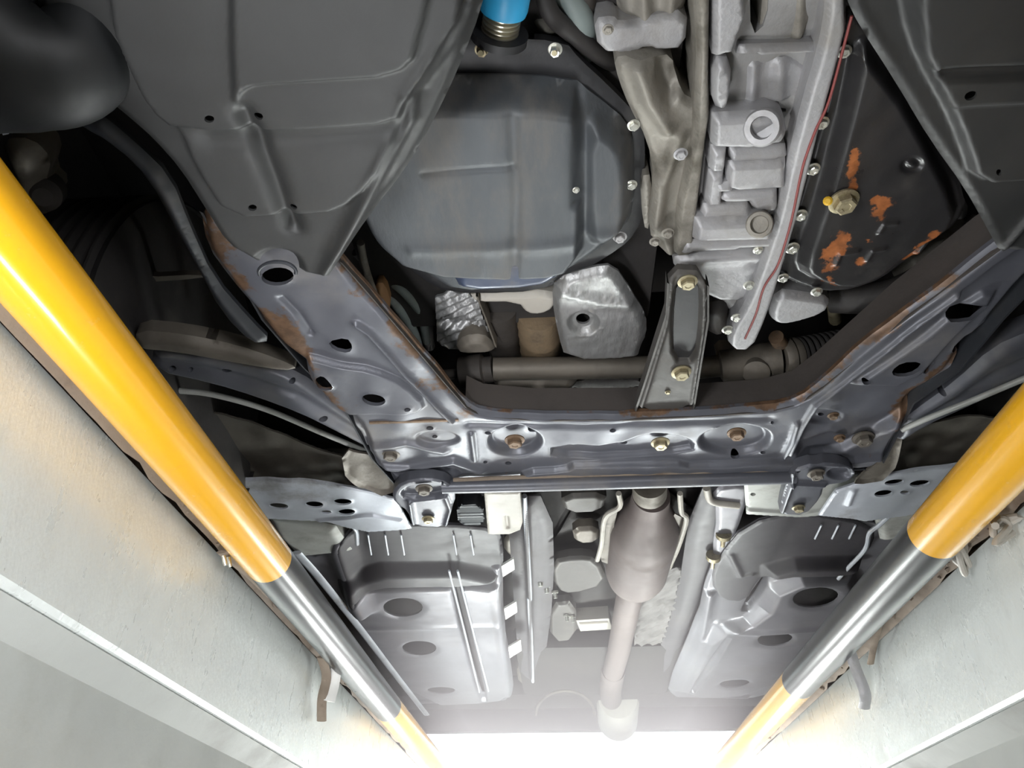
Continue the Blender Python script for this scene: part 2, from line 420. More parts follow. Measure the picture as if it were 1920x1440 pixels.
# muddy lip between the channel and the rail
def lip(side, parent):
    w = WL if side < 0 else WR; s = side; V, Fc = [], []; n = 260; rs = np.random.RandomState(5+side)
    prof0 = [(-s*.008, .412), (-s*.018, .423), (-s*.012, .438), (s*.03, .442), (s*.05, .41)]
    for i in range(n):
        y = -2+8.2*i/(n-1); j = .0035*math.sin(y*9)+.003*rs.normal()
        for dx, z in prof0: V.append((w+dx-s*abs(j)*.7, y, z+j*.5))
    k = len(prof0)
    for i in range(n-1):
        for q in range(k-1): 
            f = (i*k+q, i*k+q+1, (i+1)*k+q+1, (i+1)*k+q); Fc.append(f if s < 0 else f[::-1])
    link('mud_lip', V, Fc, M_mud, parent)
lip(-1, wl); lip(1, wr)
# garage shell with an open doorway at the far end
slab('wall_garage_left', (-4.1, -4, GZ-.2), (-4, 6.5, 3.6), M_wallp)
slab('wall_garage_right', (5, -4, GZ-.2), (5.1, 6.5, 3.6), M_wallp)
slab('wall_garage_rear', (-4.1, -4.1, GZ-.2), (5.1, -4, 3.6), M_wallp)
slab('ceiling', (-4.1, -4.1, 3.6), (5.1, 6.6, 3.7), M_wallp)
slab('wall_garage_door_left', (-4.1, 6.5, GZ-.2), (-2.5, 6.6, 3.6), M_wallp)
slab('wall_garage_door_right', (3.1, 6.5, GZ-.2), (5.1, 6.6, 3.6), M_wallp)
slab('wall_garage_door_top', (-2.5, 6.5, 2.9), (3.1, 6.6, 3.6), M_wallp)

# ------------------------------------------------------------------ guard rails
def rail(x, z, r, cuts, label):
    t = thing('guard_rail', label, 'rail', (x, 1.5, z), 'painted guard rails along the pit edge')
    for i in range(len(cuts)-1):
        y0, y1 = cuts[i], cuts[i+1]; yel = i % 2 == 0; n = 60; V = []
        path = [(x+.0015*math.sin(q*3+x), q, z+.001*math.sin(q*2.3)) for q in np.linspace(y0, y1, n)]
        wtube('yellow_section' if yel else 'black_section', path, r, M_yel if yel else M_blk, t, seg=40, k=0)
    return t
def rail_y(u, v, z): return float(P(u, v, z)[1])
ya, yb = rail_y(512, 1052, .42), rail_y(706, 1325, .42)
rail(-.411, .42, .0325, [-1.6, ya, yb, 6.0], 'yellow and black round steel guard rail on the left lip of the pit')
yc, yd = rail_y(1750, 1003, .42), rail_y(1480, 1278, .42)
rail(.497, .42, .0340, [-1.6, yc, yd, 6.0], 'yellow and black round steel guard rail on the right lip of the pit')

# ================================================================== the car, assembly by assembly
# ---- body shell that closes the view upwards
shell = thing('car_body_shell', 'dark shaded body shell of the car above the engine and floor', 'car body', (.12, 1.6, 1.1))
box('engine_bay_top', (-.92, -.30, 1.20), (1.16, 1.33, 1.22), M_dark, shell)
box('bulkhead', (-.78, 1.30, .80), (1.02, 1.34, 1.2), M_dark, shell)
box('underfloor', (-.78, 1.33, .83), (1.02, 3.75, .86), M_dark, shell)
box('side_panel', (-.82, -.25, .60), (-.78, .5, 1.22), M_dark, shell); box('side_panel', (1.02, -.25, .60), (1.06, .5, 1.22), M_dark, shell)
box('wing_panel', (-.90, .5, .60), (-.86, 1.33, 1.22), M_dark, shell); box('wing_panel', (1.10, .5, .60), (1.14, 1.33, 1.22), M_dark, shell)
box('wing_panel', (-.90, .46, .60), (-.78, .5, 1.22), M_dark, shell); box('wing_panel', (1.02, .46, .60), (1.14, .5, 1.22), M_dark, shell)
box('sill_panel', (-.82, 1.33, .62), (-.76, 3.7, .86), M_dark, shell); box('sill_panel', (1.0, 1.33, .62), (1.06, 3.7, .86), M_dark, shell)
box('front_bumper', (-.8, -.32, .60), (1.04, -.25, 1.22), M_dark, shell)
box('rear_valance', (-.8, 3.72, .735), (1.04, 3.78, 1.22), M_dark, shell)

# ---- front wheels
for k, (xx, lb) in enumerate(((-.70, 'black front tyre in the dark left wheel arch'), (.92, 'black front tyre in the dark right wheel arch'))):
    w = thing('wheel_assembly', lb, 'wheel', (xx, .98, .43), 'front wheels')
    s = 1 if xx < 0 else -1; a, b = (xx-.10, .98, .74), (xx+.10, .98, .74)
    prof = [(0, .19), (0, .27), (.06, .30)]
    for i in range(9):
        t = .08+.84*i/8; prof += [(t, .310), (t+.02, .310), (t+.03, .300), (t+.07, .300)]
    prof += [(.95, .30), (1, .27), (1, .19)]
    lathe('tyre', a, b, prof, M_rubber, w, seg=64)
    lathe('rim', (xx-.09, .98, .74), (xx+.09, .98, .74), [(0, .05), (.1, .18), (.12, .2), (.88, .2), (.9, .18), (.75, .06)], M_subd, w, seg=40)

# ---- splash panels
uc = thing('splash_panel', 'dark grey moulded splash panel on the left with four small holes and a tapered tip', 'undercover', P(520, 260, .62), 'engine splash panels')
sheet('panel', [(40, -210), (52, -90), (62, 0), (75, 50), (130, 130), (190, 190), (245, 235), (285, 270), (335, 325), (380, 395), (425, 465), (466, 488), (484, 499), (486, 490), (500, 478), (522, 474), (545, 480), (557, 494), (560, 516), (608, 527),
                (640, 484), (692, 410), (765, 318), (812, 235), (856, 145), (905, 20), (925, -90), (940, -210)], .62, M_cover, uc,
      feats=[('plate', [(195, -320), (215, 20), (245, 95), (285, 180), (340, 226), (368, 300), (430, 397), (560, 392), (640, 385), (695, 335), (752, 225), (765, 165), (800, 120), (880, -10), (900, -320)], .012, .008),
             ('plate', [(195, -320), (215, 20), (245, 95), (285, 180), (342, 224), (600, 222), (745, 214), (764, 160), (800, 110), (880, -20), (890, -320)], .009, .006),
             ('plate', [(445, -320), (448, 165), (462, 140), (490, 128), (620, 120), (745, 112), (790, 70), (850, -320)], .007, .006),
             ('ridge', [(468, 190), (482, 230), (520, 330), (550, 425)], .008, -.010),
             ('ridge', [(880, 0), (850, 60), (775, 160), (770, 215), (712, 320), (655, 430), (612, 515)], .007, .010),
             ('ridge', [(740, 225), (560, 240), (400, 245)], .012, -.004),
             ('noise', .12, .0012)],
      holes=[(403, 197, 9, 7), (493, 193, 9, 7), (478, 375, 8, 6), (554, 375, 7, 5)], thick=.003, res=.0075, edge=(.010, -.008))
tube('panel_ring', [(520+35*math.cos(t), 510+19*math.sin(t), .628) for t in np.linspace(math.pi*.9, math.pi*2.05, 14)], .0022, M_subd, uc, seg=8, k=2)
rc = thing('splash_panel', 'dark grey moulded splash panel on the right with two small holes and long ribs', 'undercover', P(1820, 200, .62), 'engine splash panels')
sheet('panel', [(1565, -210), (1575, -90), (1588, 0), (1612, 50), (1680, 155), (1745, 265), (1810, 355), (1852, 430), (1878, 478), (1990, 474), (2080, 380), (2060, -210)], .62, M_cover, rc,
      feats=[('plate', [(1660, -320), (1695, 15), (1726, 105), (1770, 182), (1800, 250), (1826, 331), (1920, 322), (2100, 310), (2100, -320)], .016, .009),
             ('plate', [(1700, -320), (1712, 60), (1735, 112), (1750, 101), (1920, 94), (2100, 84), (2100, -320)], .010, .006),
             ('plate', [(1735, 112), (1768, 184), (1790, 175), (1920, 170), (2100, 160), (2100, 110), (1760, 125)], .006, .006),
             ('ridge', [(1595, 10), (1740, 268), (1875, 470)], .006, .005), ('ridge', [(1878, 470), (1920, 420), (1960, 370)], .004, .006), ('noise', .12, .0012)],
      holes=[(1803, 152, 12, 8, -25), (1861, 303, 5, 6)], thick=.003, res=.0075, edge=(.008, -.007))

# ---- bumper corner duct and left curved stay
bc = tag(tube('bumper_duct', [(-160, 60, .60), (-20, 100, .60), (80, 130, .60), (150, 110, .62), (190, 20, .66)], [.085, .075, .055, .05, .04], M_duct, seg=28, flat=.8), 'smooth dark bulging duct in the upper left corner above the yellow rail', 'duct')
st = thing('curved_stay', 'slim dark curved steel stay running beside the left splash panel', 'stay', P(270, 300, .66))
sheet('bar', [(120, 195), (180, 205), (250, 262), (320, 330), (355, 420), (400, 520), (470, 600), (510, 640), (470, 640), (415, 585), (370, 500), (325, 420), (280, 335), (215, 270), (140, 228)],
      (.66, 0, .0), M_subd, st, feats=[('round', .012, .010)], thick=.006, res=.010)

# ---- engine: oil pan
op = thing('oil_pan', 'dusty grey stamped engine oil pan with chamfered corner and black flange', 'oil pan', P(950, 300, .76))
FL = [(700, 90), (850, 72), (905, 70), (1060, 78), (1085, 110), (1140, 160), (1200, 222), (1210, 250), (1208, 400), (1190, 440), (1165, 465), (1100, 505), (1045, 535), (960, 552), (840, 552), (790, 525), (740, 480), (680, 430), (620, 330), (640, 180)]
sheet('flange', FL, .76, M_black, op, feats=[('ridge', FL[2:14], .004, .002)], thick=.012, res=.012, edge=(.004, -.003))
BODY = [(700, 150), (860, 142), (1070, 148), (1120, 185), (1178, 232), (1190, 280), (1188, 395), (1170, 428), (1110, 480), (1050, 515), (990, 538), (850, 545), (800, 515), (745, 470), (690, 420), (650, 330), (660, 200)]
sheet('pan_body', BODY, .752, M_pan, op, feats=[('dome', .022, .018),
      ('plate', [(700, 160), (880, 155), (1068, 160), (1086, 200), (1088, 370), (1080, 470), (1000, 492), (780, 480), (680, 400), (670, 200)], .026, .016),
      ('plate', [(1095, 200), (1165, 240), (1180, 290), (1178, 390), (1120, 440), (1100, 400)], .016, .02),
      ('ridge', [(1082, 165), (1080, 250), (1078, 340)], .006, -.007), ('ridge', [(960, 160), (968, 330), (965, 480)], .007, -.003),
      ('ridge', [(800, 283), (960, 270)], .004, -.003), ('ridge', [(780, 425), (1010, 420), (1160, 405)], .010, .004), ('noise', .05, .0012)],
      thick=.003, res=.0065, edge=(.005, -.004))
sheet('drain_recess', [(870, 482), (1075, 470), (1055, 512), (1010, 536), (865, 542), (848, 510)], .722, mat('blue_black_enamel', (.05, .065, .11), .3, .1, DUST, .25, 9, bump=.1), op, feats=[('round', .014, .012)], thick=.03, res=.008, label='blue black sloping rear end of the oil pan')
box('stiffener_block', P(925, 522, .715)-[0, .010, 0], P(993, 522, .715)+[0, .014, .02], M_black, op)
box('paint_mark', P(985, 530, .712)-[.003, .0015, .0015], P(992, 530, .712)+[.001, .0025, .004], M_white, op, bev=.0004, label='small white paint mark')
for u, v, r, m in ((1188, 234, 9, M_bolt), (1184, 346, 8, M_bolt), (1162, 443, 10, M_alu), (1080, 356, 5, M_bolt), (903, 92, 10, M_boltg), (1041, 92, 10, M_bolt)):
    bolt(u, v, .735 if v != 356 else .71, r, m, op, long=1.6 if v == 92 else 1.1)
for u in (903, 1041): lathe('stud', P(u, 100, .735), P(u-2, 100, .712), [(0, px(5, u, 100, .73)), (1, px(5, u, 100, .73))], M_boltg, op, seg=12)

# ---- oil filter
of = thing('oil_filter', 'bright blue oil filter with a ribbed silver neck at the top of the picture', 'oil filter', P(940, 10, .72))
a = P(937, 60, .742); dn = P(952, -32, .742)-a; dn[2] = 0
lathe('ribbed_neck', a, a+dn*.45, hose_prof(5, .0165, .0195), M_thread, of, seg=32)
lathe('filter_can', a+dn*.42, a+dn*1.6, [(0, .020), (.02, .0235), (.10, .0245), (.9, .0245), (1, .02)], M_blue, of, seg=40)
lathe('engine_block_stub', a-dn*.15, a+dn*.02, [(0, .03), (1, .03)], M_black, of, seg=24)

# ---- engine block above the pan
eb = thing('engine_block', 'dark grimy underside of the engine block behind the oil pan', 'engine block', P(960, 300, .84))
box('block_casting', (-.28, .30, .79), (.16, .92, 1.1), M_dark, eb, bev=.01)
box('front_cover', (-.05, .22, .80), (.20, .33, 1.1), M_grime, eb, bev=.01)

# ---- transmission
tm = thing('transmission', 'pale cast aluminium transmission case with ribs and bosses beside the oil pan', 'transmission', P(1350, 300, .78))
sheet('case', [(1330, -190), (1560, -190), (1585, 20), (1575, 70), (1545, 190), (1520, 300), (1495, 400), (1470, 470), (1440, 540), (1425, 600), (1380, 600), (1300, 520), (1262, 460), (1290, 380), (1320, 250), (1335, 100)],
      .748, M_case, tm, feats=[('dome', .02, .012), ('noise', .05, .003)], thick=.12, res=.010,
      holes=[[(1476, 194), (1500, 188), (1514, 222), (1500, 252), (1478, 258), (1480, 225)], [(1380, 196), (1470, 191), (1470, 202), (1386, 204)], [(1400, -60), (1438, -60), (1434, 30), (1404, 58)], [(1385, 268), (1470, 264), (1470, 268), (1385, 272)]])  # round opening and upper slot cut into the case as cast shadow
def lump(name, pts, z, h, m=M_alu, w=.010, thick=.06, res=.007, soft=1, feats=(), parent=tm, label=None):
    return sheet(name, pts, z, m, parent, feats=[('round', w, h)]+list(feats), thick=thick, res=res, soft=soft, label=label)
lump('cast_rib', [(1290, -190), (1333, -190), (1328, 120), (1330, 210), (1322, 260), (1300, 440), (1296, 466), (1262, 470), (1270, 380), (1298, 250), (1305, 100)], .728, 0.0150, M_alud, w=0.0048, thick=.1, soft=0)
lump('cast_rib', [(1336, -190), (1378, -190), (1398, 20), (1372, 92), (1334, 100)], .724, 0.0120, w=0.0048, soft=0)
lump('cast_rib', [(1334, 104), (1372, 106), (1366, 196), (1332, 198)], .722, 0.0135, w=0.0036, soft=1)
lump('casting_web', [(1374, 108), (1512, 98), (1506, 178), (1460, 186), (1372, 190)], .742, 0.0045, w=0.0036, feats=[('ridge', [(1412, 110), (1408, 184)], .006, .006), ('ridge', [(1462, 105), (1458, 182)], .007, .006)])
lump('casting_web', [(1440, -190), (1535, -190), (1530, 70), (1420, 78), (1428, 20)], .742, 0.0045, M_alud, w=0.0060, feats=[('ridge', [(1500, -60), (1495, 60)], .006, .006)])
lump('casting_shelf', [(1385, 82), (1530, 78), (1535, 92), (1515, 98), (1380, 100)], .728, 0.0090, w=0.0036, soft=0)
lump('boss', [(1334, 210), (1440, 204), (1468, 214), (1474, 240), (1462, 258), (1400, 268), (1332, 266)], .716, 0.0150, w=0.0060, soft=0)
lump('cast_block', [(1332, 270), (1362, 270), (1358, 312), (1328, 312)], .718, 0.0135, w=0.0030, soft=0)
lump('cast_block', [(1328, 316), (1357, 316), (1352, 374), (1320, 376)], .722, 0.0135, w=0.0030, soft=0)
lump('cast_step', [(1366, 274), (1472, 268), (1476, 290), (1366, 298)], .722, 0.0105, w=0.0036, soft=0)
lump('cast_step', [(1364, 300), (1472, 294), (1472, 345), (1380, 350), (1360, 345)], .716, 0.0120, w=0.0060, soft=0)
lump('cast_step', [(1342, 342), (1376, 338), (1374, 352), (1340, 356)], .712, 0.0090, w=0.0030, soft=0)
lump('cast_step', [(1372, 354), (1456, 350), (1458, 390), (1410, 386), (1402, 372), (1350, 372), (1346, 362)], .718, 0.0105, w=0.0048, soft=0)
lump('cast_step', [(1318, 380), (1400, 376), (1410, 392), (1458, 394), (1450, 402), (1310, 404)], .722, 0.0105, w=0.0036, soft=0)
lump('boss', [(1302, 406), (1440, 402), (1452, 420), (1440, 440), (1298, 444)], .712, 0.0150, w=0.0072, soft=0)
lump('cast_step', [(1285, 448), (1455, 442), (1452, 456), (1272, 470)], .718, 0.0090, w=0.0036, soft=0)
lump('casting_web', [(1265, 474), (1452, 458), (1440, 510), (1400, 560), (1330, 560), (1262, 500)], .730, 0.0075, w=0.0072, feats=[('ridge', [(1300, 480), (1420, 474)], .010, .005)])
lump('upper_casting', [(1112, 34), (1150, 28), (1160, 40), (1215, 30), (1290, 14), (1284, 88), (1235, 92), (1215, 84), (1175, 98), (1122, 92)], .76, 0.0090, M_alu, w=0.0048)
lump('upper_casting', [(1060, -190), (1110, -190), (1130, 10), (1100, 40), (1072, 25)], .80, 0.0225, M_grime, w=0.0120)
lump('upper_casting', [(1150, -190), (1300, -190), (1298, 4), (1240, 26), (1180, 30), (1150, 10)], .79, 0.0225, M_alud, w=0.0120, feats=[('ridge', [(1200, -60), (1205, 20)], .008, .012), ('ridge', [(1255, -60), (1250, 10)], .008, .010)])
lump('bell_housing', [(1150, 108), (1180, 100), (1262, 110), (1268, 150), (1288, 185), (1322, 180), (1322, 262), (1300, 300), (1302, 400), (1290, 465), (1240, 470), (1212, 420), (1226, 330), (1214, 262), (1180, 200), (1160, 150)], .745, 0.0105, M_alud, w=0.0072,
     feats=[('ridge', [(1195, 112), (1215, 170), (1250, 225)], .010, .016), ('ridge', [(1270, 240), (1240, 330), (1232, 400), (1255, 455)], .008, .012), ('ridge', [(1225, 330), (1220, 430)], .006, .01), ('plate', [(1222, 110), (1262, 112), (1275, 160), (1250, 190)], -.02, .01)], thick=.08)
lump('casting_web', [(1200, 330), (1224, 326), (1218, 430), (1206, 425)], .748, 0.0060, M_alud, w=0.0030)
lathe('drain_boss', P(1424, 421, .700), P(1424, 421, .69), [(0, .0165), (.7, .0165), (.95, .015), (1, .011), (.4, .010)], M_alud, tm)
lathe('bolt_boss', P(1432, 238, .705), P(1428, 240, .692), [(0, .020), (.8, .020), (1, .018), (1, .012), (.2, .011)], M_alu, tm)
# joint flange with red sealant
FLG = [(1560, -190), (1592, 20), (1570, 110), (1545, 200), (1520, 300), (1495, 400), (1465, 500), (1440, 580), (1410, 648), (1364, 648), (1368, 610), (1400, 560), (1425, 490), (1455, 400), (1475, 300), (1505, 180), (1535, 80), (1548, 0), (1540, -190)]
lump('joint_flange', FLG, .715, .012, w=.006, thick=.05, res=.006)
tube('red_sealant_bead', [(1597, 30, .704), (1584, 80, .704), (1554, 190, .704), (1529, 245, .702), (1509, 300, .702), (1499, 340, .702), (1487, 400, .702), (1474, 450, .702), (1457, 500, .702), (1432, 540, .702), (1417, 590, .702), (1397, 635, .702)], .0015, M_red, tm, seg=8)
lump('side_gusset', [(1455, 540), (1500, 545), (1560, 555), (1545, 580), (1480, 600), (1450, 600), (1440, 585)], .73, .012, w=.008)
for u, v, r, m in ((1421, 468, 7, M_bolt), (1404, 534, 8, M_bolt), (1381, 594, 8, M_bolt), (1364, 617, 8, M_bolt), (1276, 288, 10, M_alu), (1252, 436, 9, M_alud), (1425, 419, 6, M_boltd), (1228, 452, 8, M_alud), (1140, 55, 8, M_alud)):
    bolt(u, v, .712, r, m, tm)
lump('rubber_mount', [(1320, 570), (1360, 560), (1368, 590), (1362, 620), (1330, 625), (1318, 600)], .74, .015, M_rubber, w=.015)

# ---- transmission side cover
tp = thing('transmission_pan', 'black transmission pan with orange rust patches and a large drain plug', 'transmission pan', P(1620, 350, .72))
TP = [(1597, 10), (1640, 60), (1700, 150), (1760, 260), (1815, 370), (1800, 420), (1750, 455), (1700, 490), (1655, 525), (1600, 545), (1545, 552), (1478, 528), (1456, 505), (1470, 450), (1495, 380), (1528, 270), (1560, 140), (1580, 50)]
sheet('pan_body', TP, .722, M_tpan, tp, feats=[('plate', [(1608, 70), (1640, 110), (1700, 190), (1790, 375), (1770, 420), (1700, 460), (1640, 510), (1580, 530), (1510, 505), (1500, 480), (1530, 390), (1560, 290), (1590, 170)], .020, .018),
      ('ridge', [(1560, 475), (1568, 455), (1600, 450)], .003, .003), ('ridge', [(1618, 468), (1628, 450), (1650, 446)], .003, .003), ('ridge', [(1640, 415), (1650, 400), (1672, 398)], .003, .003),
      ('ridge', [(1720, 470), (1740, 445), (1770, 425)], .005, .006), ('ridge', ellipse(1700, 290, 14, 10), .004, -.004), ('noise', .03, .0008)], thick=.006, res=.0048, edge=(.006, -.004),
      rusty=[([(1596, 262), (1587, 300), (1592, 335)], .014), ([(1632, 355), (1645, 362), (1640, 378)], .022), ([(1575, 424), (1566, 445), (1545, 465), (1552, 478)], .026), ([(1603, 464), (1610, 470)], .014),
             ([(1740, 425), (1720, 445), (1705, 470)], .020), ([(1545, 500), (1552, 512)], .014), ([(1545, 525), (1570, 532)], .012), ([(1615, 430), (1625, 432)], .008), ([(1675, 485), (1655, 505)], .014)])
for u, v in ((1583, 96), (1541, 230), (1524, 316), (1500, 402), (1485, 464), (1468, 520), (1531, 546)):
    bolt(u, v, .718, 10 if v < 500 else 8, M_bolt, tp)
bolt(1581, 376, .700, 21, M_boltg, tp, name='drain_plug', label='large dull gold hexagonal drain plug')
lathe('yellow_mark', P(1552, 377, .702), P(1552, 377, .694), [(0, .0055), (.8, .0055), (1, .003)], mat('yellow_paint_dot', (.7, .42, .03), .5), tp, seg=12)
# ---- crossmember
sf = thing('front_subframe', 'large blue-black pressed steel crossmember with two raised arms, holes and rusty edges', 'subframe', P(1190, 820, .66))
SFO = [(372, 392), (385, 470), (430, 530), (490, 602), (522, 643), (561, 673), (577, 684), (580, 712), (602, 733), (616, 757), (664, 783), (686, 820), (695, 863), (728, 886), (742, 916), (850, 905), (1000, 902), (1200, 898), (1400, 892), (1560, 880), (1622, 884), (1655, 870), (1672, 838), (1690, 808), (1705, 780), (1712, 758),
       (1765, 728), (1800, 696), (1815, 660), (1850, 640), (1880, 600), (1930, 540), (2010, 470), (2000, 385), (1930, 420), (1860, 472), (1780, 532), (1700, 592), (1620, 652), (1545, 722), (1500, 755), (1440, 770), (1300, 779), (1180, 785), (1000, 786), (905, 778), (870, 760), (830, 712), (780, 652), (730, 592), (680, 540), (636, 484), (610, 465), (520, 440), (430, 410)]
sheet('pressed_frame', SFO, .66, M_sub, sf, feats=[
      ('ridge', [(668, 606), (690, 620), (760, 700), (848, 788)], .0042, .0085),
      ('plate', [(1800, 556), (1700, 634), (1600, 712), (1537, 762), (1512, 805), (1490, 852), (1530, 862), (1600, 840), (1712, 770), (1800, 700), (1950, 540), (2020, 420), (1900, 480)], -.016, .020),
      ('ridge', [(1795, 552), (1700, 625), (1600, 705), (1530, 758), (1505, 800), (1482, 848)], .0042, .008),
      ('plate', [(1600, 735), (1712, 735), (1800, 640), (1880, 560), (1840, 560), (1720, 660), (1620, 728)], .008, .010),
      ('plate', [(610, 772), (700, 772), (780, 770), (800, 755), (760, 715), (700, 690), (640, 680), (560, 660)], .009, .007),
      ('plate', ellipse(965, 828, 48, 26), -.014, .012), ('plate', ellipse(1378, 825, 65, 27, -3), -.014, .012),
      ('plate', [(1035, 836), (1155, 838), (1212, 815), (1262, 815), (1300, 830), (1298, 846), (1160, 858), (1035, 858)], -.010, .009),
      ('plate', [(980, 878), (1060, 876), (1080, 864), (1262, 860), (1300, 868), (1420, 858), (1520, 862), (1560, 874), (1400, 890), (980, 900)], .012, .008),
      ('ridge', [(700, 873), (770, 878), (850, 862), (900, 880)], .009, .009), ('plate', ellipse(800, 886, 60, 10), -.012, .012),
      ('ridge', [(884, 812), (890, 862)], .004, .005),
      ('ridge', [(1470, 855), (1485, 825), (1495, 795)], .004, .007), ('ridge', [(1500, 880), (1560, 866), (1650, 858)], .009, .008),
      ('plate', ellipse(1548, 797, 36, 13), -.006, .006), ('ridge', [(1515, 830), (1560, 818), (1600, 822), (1680, 800)], .009, .006), ('plate', ellipse(820, 822, 40, 13), -.005, .008),
      ('ridge', [(700, 838), (760, 830), (830, 845)], .010, .006), ('ridge', [(530, 560), (560, 590), (582, 624)], .005, -.006), ('ridge', [(880, 795), (1100, 800), (1440, 785)], .008, -.004), ('noise', .05, .0018)],
      holes=[(521, 516, 30, 17), [(614, 640), (650, 632), (662, 650), (655, 662), (625, 655)], [(592, 700), (606, 693), (620, 706), (628, 720), (608, 723), (594, 713)], (702, 741, 22, 11, 8), (765, 758, 6, 3.5), (806, 803, 7, 3.5), (815, 822, 5, 3), (555, 704, 5, 3),
             [(1776, 606), (1792, 586), (1850, 578), (1862, 590), (1835, 606), (1790, 614)], [(1675, 705), (1695, 690), (1730, 688), (1732, 700), (1710, 714), (1680, 716)], [(1790, 672), (1820, 648), (1822, 662), (1800, 688)], (1628, 726, 8, 4), (1762, 733, 8, 4),
             [(1735, 715), (1752, 695), (1760, 694), (1745, 717)], [(990, 811), (1006, 811), (1006, 823), (990, 823)], (915, 811, 6, 3), (1149, 808, 6, 3.5), (1075, 838, 6, 3), (1170, 838, 7, 3), (953, 868, 6, 3), (910, 864, 4, 2.5), (1345, 806, 9, 7), (1430, 846, 5, 3), (1448, 793, 3, 3), (1545, 797, 6, 3), (1378, 854, 8, 4)],
      thick=.006, res=.0062, edge=(.012, -.010), rim=.0008,
      rusty=[([(636, 484), (680, 540), (730, 592), (780, 652), (830, 712), (880, 770)], .05), ([(372, 392), (430, 500), (500, 600), (545, 645), (570, 690), (612, 728), (650, 770)], .055), ([(1440, 770), (1500, 755), (1620, 652), (1700, 592), (1780, 532)], .022), ([(905, 778), (1200, 785), (1440, 770)], .012), ([(742, 914), (1000, 902), (1400, 892), (1600, 880)], .014), ([(1830, 650), (1790, 690), (1700, 760), (1690, 800)], .03)])
# inner and outer walls of the box section
def wall(name, pts, z0, z1, m, parent, t=.003):
    V, Fc = [], []; q = [P(u, v, z0) for u, v in pts]
    for p in q: V += [(p[0], p[1], z0), (p[0], p[1]-t if t else p[1], z1), (p[0]+t, p[1]+t, z1), (p[0]+t, p[1]+t, z0)]
    for i in range(len(q)-1):
        a = i*4
        for k in range(4): Fc.append((a+k, a+(k+1) % 4, a+4+(k+1) % 4, a+4+k))
    return link(name, V, Fc, m, parent)
wall('arm_wall', [(636, 490), (730, 598), (830, 716), (872, 764), (905, 781)], .662, .678, M_grime, sf)
wall('front_wall', [(872, 766), (905, 781), (1000, 789), (1180, 788), (1300, 782), (1440, 773), (1500, 758), (1545, 726), (1700, 596), (1860, 476), (1990, 392)], .662, .725, M_front, sf)
wall('rear_wall', [(742, 912), (1000, 898), (1400, 888), (1622, 880)], .664, .73, M_subd, sf)
wall('outer_wall', [(374, 396), (490, 600), (566, 688), (640, 760), (695, 860), (742, 912)], .664, .71, M_subd, sf)
wall('outer_wall', [(1655, 868), (1712, 756), (1800, 694), (1880, 598), (2005, 468)], .664, .71, M_subd, sf)
box('seam', P(692, 793, .658)-[0, .0008, 0], P(860, 790, .658)+[0, .0008, .003], M_boltd, sf, bev=.0004)
for u, v, r, m in ((965, 824, 14, M_boltd), (1238, 829, 13, M_boltg), (1381, 811, 13, M_boltd), (733, 850, 13, M_rack), (1618, 820, 15, M_rack), (1574, 820, 8, M_boltd), (1562, 778, 8, M_boltd)):
    bolt(u, v, .662, r, m, sf)

# ---- brace tube with end brackets
br = thing('brace_bar', 'slim dark brace bar between two bright end brackets behind the crossmember', 'brace bar', P(1160, 900, .64))
tube('bar', [(830, 912, .645), (1000, 908, .642), (1200, 902, .642), (1490, 893, .645)], .0135, M_sub, br, seg=20)
tube('flange_seam', [(850, 900, .650), (1000, 894, .650), (1200, 888, .650), (1480, 880, .652)], .004, M_mud, br, seg=8)
br1 = sheet('bracket', [(735, 925), (752, 905), (800, 897), (842, 906), (856, 930), (845, 960), (838, 990), (775, 988), (765, 960), (740, 945)], .638, M_sub, br,
      feats=[('plate', [(750, 925), (770, 910), (820, 905), (840, 915), (835, 930), (760, 935)], -.008, .006), ('ridge', [(768, 938), (835, 930), (845, 955), (836, 984)], .004, .006), ('ridge', [(768, 938), (775, 984)], .004, .006)], holes=[(828, 907, 4, 3)], thick=.018, res=.005, edge=(.004, -.003))
br2 = sheet('bracket', [(1478, 900), (1485, 882), (1530, 868), (1590, 872), (1606, 890), (1590, 905), (1545, 912), (1540, 935), (1510, 968), (1460, 966), (1468, 930)], .638, M_sub, br,
      feats=[('ridge', [(1486, 884), (1485, 905), (1545, 908)], .004, .007), ('ridge', [(1485, 905), (1465, 960)], .004, .007), ('plate', ellipse(1575, 888, 22, 10), -.010, .008), ('ridge', [(1486, 884), (1530, 870), (1590, 874), (1604, 890)], .003, .003)], holes=[(1497, 884, 4, 3)], thick=.018, res=.005, edge=(.004, -.003))
for u, v in ((803, 972), (1497, 951), (795, 915), (1530, 887)): bolt(u, v, .634, 9 if v > 930 else 12, M_boltg if v > 930 else M_rack, br1 if u < 1000 else br2)

# ---- torque rod / mount bracket
mb = thing('mount_bracket', 'dusty channel shaped engine mount bracket bolted at both ends in front of the rack', 'bracket', P(1270, 640, .68))
mch = sheet('channel', [(1254, 508), (1325, 512), (1326, 600), (1312, 690), (1298, 775), (1190, 770), (1205, 720), (1236, 640), (1250, 570)], .675, M_brk, mb,
      feats=[('plate', [(1268, 522), (1312, 524), (1314, 600), (1305, 680), (1262, 680), (1258, 600)], -.012, .006), ('ridge', [(1258, 515), (1250, 600), (1215, 720), (1200, 765)], .004, .006), ('ridge', [(1322, 520), (1320, 610), (1296, 765)], .004, .006)], thick=.010, res=.006, edge=(.004, -.004))
sheet('centre_plate', [(1270, 520), (1310, 522), (1314, 600), (1302, 678), (1264, 678), (1262, 600)], .684, M_black, mb, thick=.003, res=.008)
wall('side_flange', [(1251, 530), (1248, 590), (1206, 722), (1190, 770)], .672, .69, M_brk, mb); wall('side_flange', [(1326, 535), (1326, 600), (1298, 772)], .672, .69, M_brk, mb)
